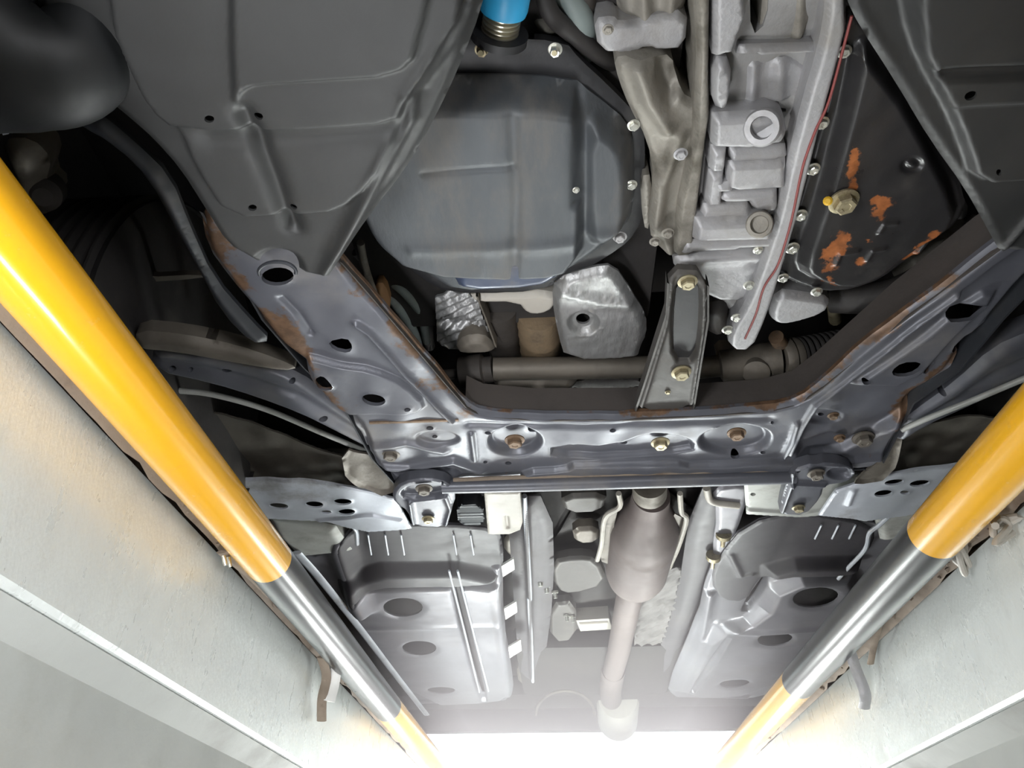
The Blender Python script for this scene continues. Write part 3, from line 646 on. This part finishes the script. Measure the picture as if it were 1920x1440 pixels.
bolt(1289, 527, .676, 14, M_boltg, mch); bolt(1277, 697, .674, 14, M_boltg, mch); bolt(1252, 735, .674, 4, M_boltg, mch)

# ---- steering rack
sr = thing('steering_rack', 'dusty brown steering rack tube with clamp, housing and ribbed rubber boot', 'steering rack', P(1150, 690, .77))
z = .765
a = P(925, 692, z); b = P(1235, 688, z); r_ = px(22, 1100, 690, z)
lathe('rack_tube', a, b, [(0, r_), (1, r_*.95)], M_rack, sr, seg=36)
a2 = P(862, 700, z); lathe('rack_housing', a2, a, [(0, r_*1.1), (.05, r_*1.45), (.7, r_*1.45), (.75, r_*1.15), (1, r_*1.1)], M_grime, sr, seg=32)
lump('clamp', [(925, 700), (1060, 700), (1090, 715), (1040, 738), (930, 738)], .770, .014, M_rack, w=.015, parent=sr, thick=.03)
c1 = P(1300, 692, z); c2 = P(1462, 672, z)
lathe('gear_housing', c1, c2, [(0, r_*.9), (.3, r_*.95), (.32, r_*1.3), (.55, r_*1.35), (.6, r_*1.2), (.8, r_*1.5), (1, r_*1.5)], M_rack, sr, seg=32)
lathe('gear_cap', P(1418, 700, .735), P(1418, 690, .75), [(0, .018), (.1, .022), (1, .024)], M_rack, sr, seg=28)
lump('housing_lug', [(1345, 690), (1400, 690), (1405, 720), (1360, 725)], .752, .012, M_rack, w=.01, parent=sr)
d1 = c2; d2 = P(1580, 650, .79); dm = d1+(d2-d1)*.28
lathe('boot_collar', d1, dm, [(0, r_*1.5), (.2, r_*1.7), (.5, r_*1.7), (.55, r_*1.5), (.8, r_*1.6), (1, r_*1.5)], M_rack, sr, seg=32)
lathe('rubber_boot', dm, d2, hose_prof(8, r_*1.15, r_*1.5), M_rubber, sr, seg=32)
lathe('pipe_union', P(1455, 632, .77), P(1470, 655, .78), [(0, .012), (.5, .013), (.6, .009), (1, .009)], M_boltd, sr, seg=16)
wtube('tie_rod', [d2, d2+np.array([.25, .02, .0])], .009, M_grime, sr)
wtube('tie_rod', [a2, a2+np.array([-.35, .04, .0])], .009, M_grime, sr)

# ---- exhaust front section and foil shields
hs = tag(sheet('heat_shield', [(1040, 520), (1110, 500), (1150, 495), (1185, 545), (1212, 590), (1212, 625), (1200, 650), (1195, 668), (1060, 672), (1045, 620), (1035, 560)], (.735, 0, .03), M_foil,
         feats=[('round', .014, .010), ('plate', ellipse(1093, 597, 26, 20), -.010, .012), ('ridge', [(1060, 540), (1120, 555), (1180, 560)], .012, .005), ('crinkle', .014, .0008)], holes=[(1093, 597, 13, 10)], thick=.004, res=.005),
         'crinkled silver heat shield with a round hole above the steering rack', 'heat shield')
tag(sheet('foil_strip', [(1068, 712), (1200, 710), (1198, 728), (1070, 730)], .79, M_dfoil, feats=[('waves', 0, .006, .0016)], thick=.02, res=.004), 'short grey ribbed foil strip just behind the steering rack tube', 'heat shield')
ex = thing('exhaust_downpipe', 'brown tinted front exhaust pipe with a pale bracket under the oil pan', 'exhaust pipe', P(1010, 620, .78))
lathe('ribbed_pipe', P(1010, 585, .80), P(1015, 665, .83), [(0, .034)]+[(.1+i*.1, .036+.0015*(i % 2)) for i in range(8)]+[(1, .034)], M_brown, ex, seg=32)
lump('pale_bracket', [(880, 548), (1048, 540), (1042, 572), (1015, 585), (985, 583), (970, 562), (890, 562)], .775, .010, M_cream, w=.008, parent=ex, thick=.02)
lathe('dark_pipe', P(935, 575, .80), P(950, 665, .84), [(0, .03), (1, .03)], M_grime, ex, seg=24)
sheet('foil_wrap', [(815, 545), (895, 548), (905, 600), (930, 640), (925, 655), (820, 652), (818, 600)], (.78, 0, 0), M_foil, ex,
      feats=[('waves', 60, .014, .003), ('crinkle', .010, .003), ('ridge', [(820, 605), (900, 608)], .010, -.010)], thick=.004, res=.0045, label='crumpled bright foil wrap')
lump('gasket_flange', [(855, 645), (870, 628), (905, 625), (925, 640), (930, 655), (860, 658)], .765, .012, M_rack, w=.01, parent=ex)
wall('stay_strip', [(892, 555), (910, 600), (928, 650)], .76, .79, M_rack, ex)

# ---- odds and ends at the edges
tag(tube('wiring_loom', [(1010, -60, .78), (1030, 20, .77), (1070, 60, .77), (1120, 100, .78), (1150, 120, .80)], .010, M_rubber, seg=14), 'black wiring loom above the upper corner of the oil pan', 'cable')
tag(tube('coolant_hose', [(1000, -40, .80), (1060, -10, .79), (1090, 40, .78), (1095, 100, .80)], .014, M_green, seg=16), 'grey green hose beside the blue oil filter', 'hose')
tag(lump('filter_mount', [(985, 20), (1040, 15), (1060, 60), (1010, 70)], .80, .02, M_alud, w=.015, parent=None), 'grimy cast mount beside the blue oil filter', 'mount')
kn_ = thing('steering_knuckle', 'brown grimy suspension knuckle in the dark left wheel arch', 'knuckle', P(60, 330, .78))
sheet('casting', [(10, 250), (60, 260), (95, 300), (85, 345), (110, 370), (95, 400), (60, 395), (40, 360), (15, 320)], .78, M_rack, kn_, feats=[('round', .03, .03), ('noise', .03, .006)], thick=.04, res=.010)
lathe('ball_joint', P(80, 370, .76), P(85, 350, .80), [(0, .012), (.2, .022), (.8, .026), (1, .02)], M_grime, kn_, seg=20)
tag(sheet('mud_flap_edge', [(245, 500), (260, 502), (268, 520), (380, 514), (380, 522), (262, 530)], .80, M_rack, thick=.01, res=.01), 'faint pale L shaped edge inside the dark left wheel arch', 'flap')
tag(sheet('pale_tab', [(0, 195), (12, 200), (22, 250), (0, 255)], .62, M_plate, thick=.004, res=.01), 'small pale blue metal tab under the smooth dark duct', 'tab')

# ---- hoses left of the oil pan
hz = [([(676, 455, .76), (685, 500, .77), (700, 545, .77), (712, 560, .79)], .0055, M_alud, 'thin pale metal pipe between the crossmember arm and oil pan'),
      ([(730, 525, .80), (760, 550, .79), (790, 590, .80), (800, 640, .82)], .0075, M_green, 'grey green hose beside the foil wrap, nearest the oil pan'),
      ([(715, 540, .80), (745, 575, .79), (775, 620, .80), (790, 670, .82)], .0075, M_green, 'grey green hose in the middle of three beside the foil wrap'),
      ([(710, 555, .81), (735, 600, .80), (765, 650, .81), (780, 700, .83)], .0075, M_green, 'grey green hose nearest the rusty arm edge'),
      ([(670, 470, .82), (720, 520, .82), (790, 560, .82), (805, 650, .83)], .010, M_rubber, 'black rubber hose curving down beside the foil wrap')]
for pts, r, m, lb in hz: tag(tube('hose', pts, r, m, seg=14), lb, 'hose', 'hoses beside the oil pan')
tag(lump('tape_wrap', [(704, 530), (722, 530), (735, 575), (720, 580), (706, 560)], .775, .008, M_tan, w=.008, parent=None, thick=.015), 'ochre tape wrap on the hoses beside the rusty arm edge', 'tape')

# ---- gap fillers between rack and pan on the right
tag(tube('coolant_pipe', [(1560, 560, .78), (1620, 560, .76), (1700, 540, .74), (1790, 480, .74), (1850, 420, .76)], .022, M_rubber, seg=20), 'thick black rubber pipe between the transmission pan and right crossmember arm', 'hose')
kn = tag(lump('axle_joint', [(1690, 460), (1740, 455), (1800, 440), (1830, 440), (1790, 500), (1740, 530), (1680, 530), (1670, 500)], .80, .03, M_alud, w=.03, parent=None), 'pale grey cast axle joint behind the black transmission pan', 'axle joint')
tag(lump('pale_bracket', [(1780, 400), (1805, 365), (1818, 395), (1800, 415)], .78, .008, M_alu, w=.008, parent=None), 'small pale bracket at the corner of the right splash panel', 'bracket')
tag(tube('hanging_bolt', [(1562, 560, .77), (1566, 600, .80)], .010, M_boltg, seg=12), 'brownish stud hanging below the black transmission pan', 'stud')

# ---- control arms
def arm(label, z, up_, lo_, rubber, line, lab2, holes):
    t = thing('control_arm', label, 'control arm', P(up_[0][0], up_[0][1], z), 'front control arms')
    sheet('arm_pressing', up_+lo_[::-1], z, M_sub, t, feats=[('round', .016, .012), ('ridge', [((a[0]+b[0])/2, (a[1]+b[1])/2) for a, b in zip(up_, lo_)], .012, -.007)], holes=holes, thick=.03, res=.007)
    if rubber: lump('rubber_guard', rubber, z-.004, .012, M_rack, w=.015, parent=t, thick=.02)
    l = thing('brake_line', lab2, 'brake line', P(*line[0]), 'pale lines beside the control arms')
    tube('pipe', line, .0048, M_pale, l, seg=12)
    return t
arm('dark pressed steel control arm on the left with small drilled holes', .68, [(285, 640), (400, 655), (480, 668), (560, 695), (620, 740), (700, 800)], [(285, 690), (400, 715), (480, 740), (560, 770), (620, 800), (700, 842)],
    [(255, 618), (340, 625), (440, 645), (520, 672), (560, 690), (535, 692), (450, 678), (330, 656), (255, 650)], [(330, 732, .70), (400, 740, .70), (500, 768, .70), (600, 810, .70), (700, 852, .70)], 'thin pale pipe curving under the left control arm',
    [(326, 682, 7, 4), (360, 685, 5, 3), (427, 688, 10, 5), (550, 704, 6, 4), (608, 776, 8, 4)])
arm('dark pressed steel control arm on the right crossing towards the yellow rail', .68, [(1690, 790), (1720, 765), (1790, 715), (1860, 650), (1930, 620), (2000, 600)], [(1680, 832), (1740, 792), (1800, 764), (1870, 732), (1930, 704), (2000, 680)],
    None, [(1690, 806, .664), (1740, 784, .664), (1820, 752, .664), (1920, 710, .664), (1990, 682, .664)], 'thin pale pipe running beside the right control arm', [(1765, 733, 7, 4)])

# ---- pale wheel arch panels and pierced plates
for nm, pts, m, lb, zz in (('arch_panel', [(330, 760), (450, 780), (600, 840), (700, 870), (730, 920), (640, 920), (480, 905), (400, 860)], M_arch, 'grimy brown inner arch panel between the left control arm and floor', .74),
                       ('arch_panel', [(1700, 800), (1820, 770), (1900, 790), (1850, 880), (1760, 900), (1660, 900), (1680, 840)], M_arch, 'grimy brown inner arch panel between the right control arm and floor', .74),
                       ('gusset_plate', [(640, 830), (700, 850), (740, 880), (738, 930), (650, 905)], M_rack, 'folded dusty gusset plate at the left rear corner of the crossmember', .69),
                       ('gusset_plate', [(1685, 805), (1695, 808), (1672, 895), (1600, 908), (1605, 890), (1655, 850)], M_rack, 'folded dusty gusset plate at the right rear corner of the crossmember', .69)):
    tag(sheet(nm, pts, zz, m, feats=[('noise', .05, .004)], thick=.004, res=.012, edge=(.006, .005)), lb, 'panel')
tag(sheet('pierced_plate', [(430, 900), (560, 902), (660, 915), (740, 938), (772, 992), (690, 1000), (600, 978), (480, 975)], .70, M_plate,
    feats=[('ridge', [(600, 975), (700, 965), (750, 975)], .006, .006), ('noise', .06, .002)], holes=[(523, 947, 18, 6), (590, 943, 17, 6), (643, 938, 17, 6), (612, 957, 10, 3.5), (650, 958, 16, 6)], thick=.004, res=.007, rim=.0015, edge=(.004, -.003), soft=0),
    'pale steel plate pierced with oval holes behind the left gusset', 'plate', 'pierced plates')
tag(sheet('pierced_plate', [(1535, 968), (1568, 922), (1640, 895), (1710, 882), (1810, 872), (1790, 950), (1700, 968), (1620, 978)], .70, M_plate,
    feats=[('ridge', [(1590, 945), (1600, 920)], .006, .006), ('noise', .06, .002)], holes=[(1676, 903, 18, 6, -8), (1724, 905, 19, 6, -8), (1656, 925, 17, 6, -8), (1696, 922, 9, 3.5)], thick=.004, res=.007, rim=.0015, edge=(.004, -.003), soft=0),
    'pale steel plate pierced with oval holes behind the right gusset', 'plate', 'pierced plates')
tag(sheet('sill_section', [(500, 960), (630, 985), (660, 1030), (560, 1040), (520, 1000)], .72, M_pale, feats=[('round', .02, .012)], thick=.03, res=.010, soft=0), 'pale painted body section beside the lower end of the left yellow rail', 'body section')
tag(sheet('sill_section', [(1640, 970), (1740, 930), (1780, 960), (1720, 1000), (1650, 1010)], .72, M_pale, feats=[('round', .02, .012)], thick=.03, res=.010, soft=0), 'pale painted body section beside the lower end of the right yellow rail', 'body section')

# ---- floor pans
fl = thing('floor_panel', 'grey underfloor panel on the left with three oval depressions and a long slot', 'floor panel', P(800, 1150, .735), 'underfloor panels')
Z2 = .735
fb = sheet('pressed_panel', [(548, 1033), (600, 1045), (640, 985), (830, 985), (935, 995), (942, 1020), (944, 1150), (958, 1240), (964, 1300), (945, 1314), (780, 1322), (760, 1300), (690, 1200), (630, 1130)], Z2, M_floor, fl,
      feats=[('plate', [(655, 1086), (760, 1086), (925, 1082), (940, 1110), (955, 1290), (940, 1305), (785, 1312), (640, 1130)], .030, .05),
             ('plate', [(842, 1068), (860, 1068), (918, 1300), (897, 1300)], -.016, .006), 
             ('ridge', [(630, 1000), (650, 1060), (680, 1120)], .030, .034), ('ridge', [(600, 1160), (720, 1160), (930, 1155)], .02, .004), ('ridge', [(932, 1060), (945, 1200), (955, 1300)], .014, .014),
             ('ridge', [(780, 1315), (945, 1308)], .012, .010)],
      holes=[(757, 1122, 37, 18), (787, 1200, 32, 14), (828, 1281, 26, 7), [(845, 1072), (857, 1072), (912, 1292), (901, 1292)]], thick=.004, res=.010, edge=(.008, -.006), rim=-.005)
for u in (690, 722, 752, 850, 882): tube('pressed_crease', [(u, 1003, Z2-.010), (u+3, 1022, Z2-.012), (u+6, 1040, Z2-.016)], .0022, M_plate, fl, seg=8)
tube('slot_edge', [(842, 1070, Z2-.032), (870, 1180, Z2-.032), (899, 1298, Z2-.032)], .003, M_plate, fl, seg=8); tube('slot_edge', [(858, 1070, Z2-.032), (886, 1180, Z2-.032), (916, 1296, Z2-.032)], .003, M_plate, fl, seg=8)
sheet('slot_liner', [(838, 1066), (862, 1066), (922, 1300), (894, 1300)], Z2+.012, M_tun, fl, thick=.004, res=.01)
tube('folded_edge', [(632, 975, .73), (665, 990, .73), (670, 1020, .73)], .005, M_plate, fl, seg=8)
fr = thing('floor_panel', 'grey underfloor panel on the right with oval depressions and two slots', 'floor panel', P(1450, 1150, .735), 'underfloor panels')
sheet('pressed_panel', [(1340, 1050), (1400, 985), (1500, 960), (1640, 985), (1700, 1000), (1650, 1100), (1560, 1200), (1450, 1300), (1400, 1312), (1262, 1306), (1250, 1290), (1310, 1150), (1320, 1100)], Z2, M_floor, fr,
      feats=[('plate', [(1330, 1175), (1425, 1150), (1455, 1078), (1640, 1068), (1540, 1200), (1430, 1290), (1270, 1298), (1300, 1240)], .030, .045),
             ('plate', [(1448, 1060), (1452, 1072), (1408, 1146), (1386, 1146)], -.016, .006), ('plate', [(1356, 1178), (1370, 1180), (1302, 1284), (1290, 1284)], -.014, .006),
             
             ('ridge', [(1345, 1165), (1420, 1168), (1540, 1160)], .016, .008), ('ridge', [(1330, 1110), (1318, 1180), (1268, 1290)], .016, .016), ('ridge', [(1270, 1302), (1400, 1305)], .012, .010)],
      holes=[(1525, 1103, 43, 19, -6), (1450, 1183, 33, 13, -4), (1375, 1268, 28, 8, -4), [(1446, 1066), (1449, 1074), (1408, 1142), (1390, 1142)], (1470, 1069, 5, 2), (1502, 1068, 5, 2), (1534, 1067, 6, 2), (1548, 1067, 4, 2), (1576, 1067, 5, 2)], thick=.004, res=.010, edge=(.008, -.006), rim=-.005)
tube('folded_edge', [(1672, 962, .71), (1648, 985, .71), (1630, 1000, .71), (1622, 1030, .71), (1590, 1065, .71), (1572, 1085, .71)], .005, M_plate, fr, seg=8)
for u in (1540, 1572, 1604): tube('pressed_crease', [(u, 985, Z2-.008), (u-12, 1010, Z2-.010)], .0022, M_plate, fr, seg=8)

sheet('shaded_front', [(640, 985), (830, 985), (935, 995), (943, 1025), (944, 1062), (928, 1080), (660, 1084), (690, 1128), (668, 1134), (640, 1110), (620, 1060)], Z2-.004, M_shade, fl,  # dark sheets laid over the floor panels' front slopes as shade
      feats=[('plate', [(655, 1060), (925, 1056), (960, 1120), (640, 1120)], .030, .05), ('ridge', [(632, 1000), (650, 1060), (680, 1125)], .026, .030)], thick=.003, res=.010, edge=(.006, -.004), label='dark ribbed sheet for the shaded front slope of the floor panel')
sheet('shaded_front', [(1345, 1050), (1400, 985), (1500, 960), (1640, 985), (1640, 1020), (1610, 1055), (1580, 1064), (1452, 1066), (1420, 1090), (1400, 1130), (1350, 1126), (1332, 1090)], Z2-.004, M_shade, fr,
      feats=[('plate', [(1440, 1050), (1640, 1045), (1640, 1090), (1440, 1090)], .026, .045), ('ridge', [(1370, 1040), (1390, 1080), (1410, 1076)], .008, .006)], thick=.003, res=.010, edge=(.006, -.004), label='dark sheet for the shaded front slope of the floor panel')

# ---- sill rails seen along both sides (bright flange beside the rail)
tag(tube('sill_flange', [(556, 1036, .70), (600, 1085, .70), (680, 1185, .70), (745, 1270, .70), (800, 1340, .70)], .012, M_plate, seg=10, flat=.4), 'long pale folded sill flange beside the left guard rail', 'sill flange')

# ---- tunnel
tn = thing('exhaust_tunnel', 'grey centre tunnel of the floor with a bright vertical edge', 'tunnel', P(1090, 1100, .80))
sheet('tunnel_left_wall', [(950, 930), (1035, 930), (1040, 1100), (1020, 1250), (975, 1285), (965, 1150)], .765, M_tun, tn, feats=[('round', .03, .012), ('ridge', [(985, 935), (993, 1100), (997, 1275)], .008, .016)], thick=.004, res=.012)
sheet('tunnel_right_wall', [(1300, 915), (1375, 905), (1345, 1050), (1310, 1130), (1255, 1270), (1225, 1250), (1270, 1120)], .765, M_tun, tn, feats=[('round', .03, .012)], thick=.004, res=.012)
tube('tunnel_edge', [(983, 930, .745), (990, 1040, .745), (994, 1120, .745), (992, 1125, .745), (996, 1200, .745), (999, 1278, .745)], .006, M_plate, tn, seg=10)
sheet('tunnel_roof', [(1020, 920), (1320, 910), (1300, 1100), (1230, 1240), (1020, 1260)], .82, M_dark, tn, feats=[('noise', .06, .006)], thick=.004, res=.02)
cr = tag(sheet('cream_bracket', [(908, 925), (975, 925), (980, 980), (975, 995), (955, 1003), (915, 1003)], .705, M_cream, feats=[('ridge', [(950, 970), (952, 990)], .004, -.005)], thick=.03, res=.006, soft=0, edge=(.003, -.002)), 'cream coloured square bracket just behind the left end of the brace bar', 'bracket')
cg = 'white clips along the tunnel edge'
for i, (u, v) in enumerate(((955, 1070), (960, 1150), (968, 1222))):
    tag(sheet('retaining_clip', [(u-15, v-8), (u+8, v-22), (u+10, v-2), (u-12, v+12)], .70, M_white, thick=.006, res=.01, soft=0), ('pale retaining clip nearest the cream bracket', 'middle pale retaining clip of three on the left panel edge', 'pale retaining clip farthest from the cream bracket')[i], 'clip', cg)
# crumpled tunnel shield right of the pipe
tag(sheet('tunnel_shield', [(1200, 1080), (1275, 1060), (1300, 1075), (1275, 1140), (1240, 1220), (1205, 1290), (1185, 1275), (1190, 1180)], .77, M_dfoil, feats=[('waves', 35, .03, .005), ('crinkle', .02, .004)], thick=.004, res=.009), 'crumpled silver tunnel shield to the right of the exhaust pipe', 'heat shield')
lb_ = thing('label_box', 'small white labelled box in the middle of the tunnel', 'box', P(1118, 1175, .76))
box('case', P(1084, 1172, .765)-[0, .05, 0], P(1145, 1172, .765)+[0, .05, .04], M_cream, lb_, rot=-8)
box('stripe', P(1086, 1168, .7635)-[0, .006, 0], P(1140, 1168, .7635)+[0, .006, .003], M_rack, lb_, bev=.0005, rot=-8)
for k, (pts, m, lb) in enumerate((([(1032, 1050), (1080, 1040), (1120, 1045), (1140, 1090), (1070, 1110), (1040, 1100)], M_brk, 'dark casting in the tunnel left of the exhaust can'),
                   ([(1072, 988), (1122, 985), (1125, 1012), (1078, 1015)], M_rack, 'small dusty flat bracket above the tunnel casting'),
                   ([(1030, 1130), (1080, 1125), (1082, 1195), (1032, 1200)], M_brk, 'grey tray beside the cream labelled box'),
                   ([(1050, 925), (1140, 922), (1130, 955), (1060, 958)], M_brk, 'grey cover plate behind the middle of the brace bar'),
                   ([(1262, 1168), (1288, 1150), (1300, 1175), (1275, 1190)], M_rack, 'grey clip plate between the tunnel shield and the right floor panel'),
                   ([(1208, 1262), (1232, 1258), (1236, 1275), (1210, 1280)], M_cream, 'pale block at the far end of the tunnel shield'),
                   ([(1245, 1218), (1262, 1196), (1280, 1210), (1258, 1236)], M_cream, 'pale folded tab beside the lower end of the right floor panel'),
                   ([(968, 1245), (1000, 1240), (1004, 1275), (972, 1282)], M_rack, 'grey end bracket at the far end of the bright tunnel edge'),
                   ([(945, 1000), (975, 1005), (975, 1040), (945, 1035)], M_rack, 'grey lug just behind the cream square bracket'))):
    tag(sheet('tunnel_fitting', pts, .775, m, feats=[('round', .012, .010)], thick=.02, res=.008), lb, 'fitting')
for i, (u, v, r) in enumerate(((1012, 1085, .008), (1024, 1098, .007), (1040, 1108, .006), (1062, 1152, .006), (1073, 1154, .006))):
    a = P(u, v, .765); tag(lathe('tunnel_stud', a, a+np.array([.002, .004, -.02]), [(0, r*1.6), (.3, r*1.6), (.32, r), (1, r*.8)], M_bolt, seg=12),
        ('bright tunnel stud nearest the bright tunnel edge', 'second bright stud from the bright tunnel edge', 'small stud just above the grey tray in the tunnel', 'left stud of the pair on the grey tray', 'right stud of the pair beside the labelled box')[i], 'stud', 'bright studs in the tunnel')
# ---- exhaust
xh = thing('exhaust', 'brown tinted exhaust catalyst and pipe running down the centre tunnel', 'exhaust', P(1200, 1000, .76))
zc = .735
p0, p1 = P(1222, 925, zc+.02), P(1190, 1085, zc+.03)
rr = px(64, 1200, 1020, zc)
lathe('catalyst_can', p0+(p1-p0)*.02, p1, [(0, rr*.5), (.10, rr*.55), (.30, rr*.95), (.36, rr), (.88, rr), (.95, rr*.92), (1, rr*.6)], M_cat, xh, seg=48)
lathe('front_flange', P(1218, 905, zc-.02), P(1218, 928, zc-.02), [(0, px(31, 1218, 930, zc)), (.9, px(31, 1218, 930, zc)), (1, px(27, 1218, 930, zc))], M_rack, xh, seg=32)
def cshield(pts, lab): tube('shield_edge', [(u, v, .735) for u, v in pts], .006, M_cream, xh, seg=8, label=lab)
cshield([(1160, 925), (1162, 950), (1135, 970), (1128, 1020), (1120, 1050)], None); cshield([(1275, 925), (1278, 960), (1287, 975), (1270, 1030), (1255, 1060)], None)
sheet('shield_side', [(1135, 965), (1160, 950), (1150, 990), (1145, 1060), (1122, 1050)], .75, M_rack, xh, thick=.004, res=.012); sheet('shield_side', [(1258, 960), (1288, 975), (1265, 1060), (1245, 1080), (1262, 1010)], .75, M_rack, xh, thick=.004, res=.012)
r2 = px(24, 1165, 1150, zc)
wtube('mid_pipe', [p1, P(1178, 1130, .745), P(1160, 1220, .745), P(1142, 1285, .745)], r2, M_cat, xh, seg=28)
wtube('rear_pipe', [P(1150, 1255, .75), P(1145, 1300, .755), P(1150, 1330, .76)], r2*1.15, M_cat, xh, seg=28)
r3 = px(40, 1155, 1330, zc)
lathe('resonator', P(1158, 1308, .76), P(1158, 1352, .76), [(0, r3*.9), (.1, r3), (.95, r3), (1, r3*.8)], M_cream, xh, seg=40)
# ---- rear: tank and beam
rt = thing('fuel_tank', 'dark fuel tank and axle region at the far end of the floor', 'fuel tank', P(1080, 1320, .76))
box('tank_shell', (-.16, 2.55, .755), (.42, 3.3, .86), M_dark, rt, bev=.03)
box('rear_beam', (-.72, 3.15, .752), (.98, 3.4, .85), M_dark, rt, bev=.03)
tube('tank_strap', [(1005+55*(1-math.cos(t)), 1340-45*math.sin(t), .752) for t in np.linspace(0, math.pi, 12)], .006, M_rack, rt, seg=8, k=2)

# ---- right floor front details
cb = thing('spring_clip_bracket', 'yellowish seam bracket with two hanging studs right of the catalyst', 'bracket', P(1360, 950, .74))
sheet('plate', [(1330, 915), (1400, 905), (1405, 925), (1380, 1000), (1345, 1060), (1335, 1030), (1345, 960)], .745, M_floor, cb, feats=[('round', .01, .006)], thick=.02, res=.010)
tube('yellow_seam', [(1325, 915, .74), (1335, 940, .735), (1385, 948, .735)], .008, M_cream, cb, seg=10)
for u, v in ((1357, 1000), (1338, 1040)):
    lathe('stud', P(u, v, .74), P(u-2, v+24, .725), [(0, .018), (.25, .018), (.3, .006), (1, .005)], M_boltg, cb, seg=16)
tag(sheet('cross_plate', [(1395, 902), (1480, 898), (1610, 892), (1650, 915), (1560, 966), (1500, 972), (1400, 966)], .728, M_pale, feats=[('ridge', [(1400, 955), (1500, 962), (1570, 950)], .006, .006)], holes=[(1412, 927, 5, 3)], thick=.006, res=.008, soft=0, edge=(.004, -.003)),
    'pale cross plate with a small hole behind the right bracket of the brace bar', 'plate')
# ---- dark ribbed blocks under each bracket
tag(sheet('ribbed_block', [(855, 945), (905, 945), (910, 985), (860, 985)], .72, M_subd, feats=[('waves', 90, .012, .003)], thick=.03, res=.005), 'dark ribbed block beside the left bracket of the brace bar', 'block')

# ---- hangers and clamps on the pit wall
def strip(name, pts, w, m, label, cat, parent=None):
    q = spline([np.array(p, float) for p in pts], 4); V, Fc = sweep_data(q, w, 8, .3)
    o = link(name, V, Fc, m, parent); 
    if label: tag(o, label, cat)
    return o
def onwall(u, v, x):     # point seen at (u, v) on the vertical plane X = x
    d = ray(u, v); return d*x/d[0]
hk = thing('wall_hook', 'rusty bracket with two small bolts at the lower end of the left yellow section', 'hook', onwall(460, 1080, -.44))
strip('strap', [onwall(415, 1035, -.452), onwall(445, 1060, -.445), onwall(480, 1090, -.438), onwall(508, 1118, -.435)], .008, M_mud, None, None, hk)
for u, v in ((419, 1042), (428, 1045)): 
    p = onwall(u, v, -.445); lathe('pin', p, p+np.array([.004, .004, -.012]), [(0, .003), (.7, .003), (1, .002)], M_bolt, hk, seg=10)
hk2 = thing('wall_clamp', 'bright hanging strap clamp on the left pit wall near the far end', 'clamp', onwall(612, 1300, -.44))
strip('strap', [onwall(603, 1232, -.44), onwall(612, 1270, -.447), onwall(604, 1310, -.452), onwall(603, 1352, -.455)], .009, M_mud, None, None, hk2)
strip('strap', [onwall(628, 1240, -.43), onwall(626, 1275, -.435), onwall(616, 1315, -.44)], .012, M_white, None, None, hk2)
hk3 = thing('wall_clamp', 'pale hanging strap clamp on the right pit wall below the black section', 'clamp', onwall(1610, 1270, .55))
strip('strap', [onwall(1592, 1215, .53), onwall(1605, 1255, .54), onwall(1622, 1300, .55), onwall(1620, 1328, .555)], .010, M_alu, None, None, hk3)
strip('strap', [onwall(1650, 1170, .535), onwall(1640, 1205, .54), onwall(1632, 1245, .55)], .006, M_mud, None, None, hk3)
for (u, v, x), lb in (((1800, 1038, .54), 'frayed dirt-coloured rope knot at the end of the right yellow section'), ((1872, 988, .54), 'frayed rope knot higher up under the right yellow section')):
    c = onwall(u, v, x); rs = np.random.RandomState(int(u)); pts = [c+rs.normal(size=3)*.010 for _ in range(10)]
    tag(wtube('rope_knot', pts, .0045, M_cream, None, seg=8, k=5), lb, 'rope', 'rope knots under the right rail')
for (u1, v1, u2, v2) in ((205, 1308, 240, 1248), (238, 1322, 262, 1262)): pass
# debris crumbs on the lips
def crumbs(parent, side):
    rs = np.random.RandomState(11+side); V, Fc = [], []
    for i in range(260):
        y = .2+rs.rand()*3.2; x = (WL+.012+rs.rand()*.02) if side < 0 else (WR-.012-rs.rand()*.02); z_ = .415+rs.rand()*.02; s = .002+.004*rs.rand()
        b = len(V); o8 = rs.normal(size=(6, 3))*.25
        for k, d in enumerate(((1, 0, 0), (-1, 0, 0), (0, 1, 0), (0, -1, 0), (0, 0, 1), (0, 0, -1))): V.append((x+s*(d[0]+o8[k][0]), y+s*(d[1]+o8[k][1])*1.5, z_+s*(d[2]+o8[k][2])))
        for f in ((0, 2, 4), (2, 1, 4), (1, 3, 4), (3, 0, 4), (2, 0, 5), (1, 2, 5), (3, 1, 5), (0, 3, 5)): Fc.append(tuple(b+i_ for i_ in f))
    link('dirt_crumbs', V, Fc, M_mud, parent, smooth=False, kind='stuff')
crumbs(wl, -1); crumbs(wr, 1)
# added glare haze in the far half of the pit, standing in for bloom
hm = bpy.data.materials.new('bloom_scatter'); hm.use_nodes = True; hn = hm.node_tree; hn.nodes.remove(hn.nodes['Principled BSDF'])
vs_ = hn.nodes.new('ShaderNodeVolumeScatter'); vs_.inputs['Color'].default_value = (1, .88, .92, 1); vs_.inputs['Density'].default_value = HAZE; vs_.inputs['Anisotropy'].default_value = .6
hn.links.new(vs_.outputs[0], hn.nodes['Material Output'].inputs['Volume'])
hz_ = box('bloom_haze', (-.43, 1.5, -1.2), (.53, 6.2, .73), hm, None, bev=0, kind='stuff')
for o in list(bpy.data.objects):
    if 'wl' in o: del o['wl']
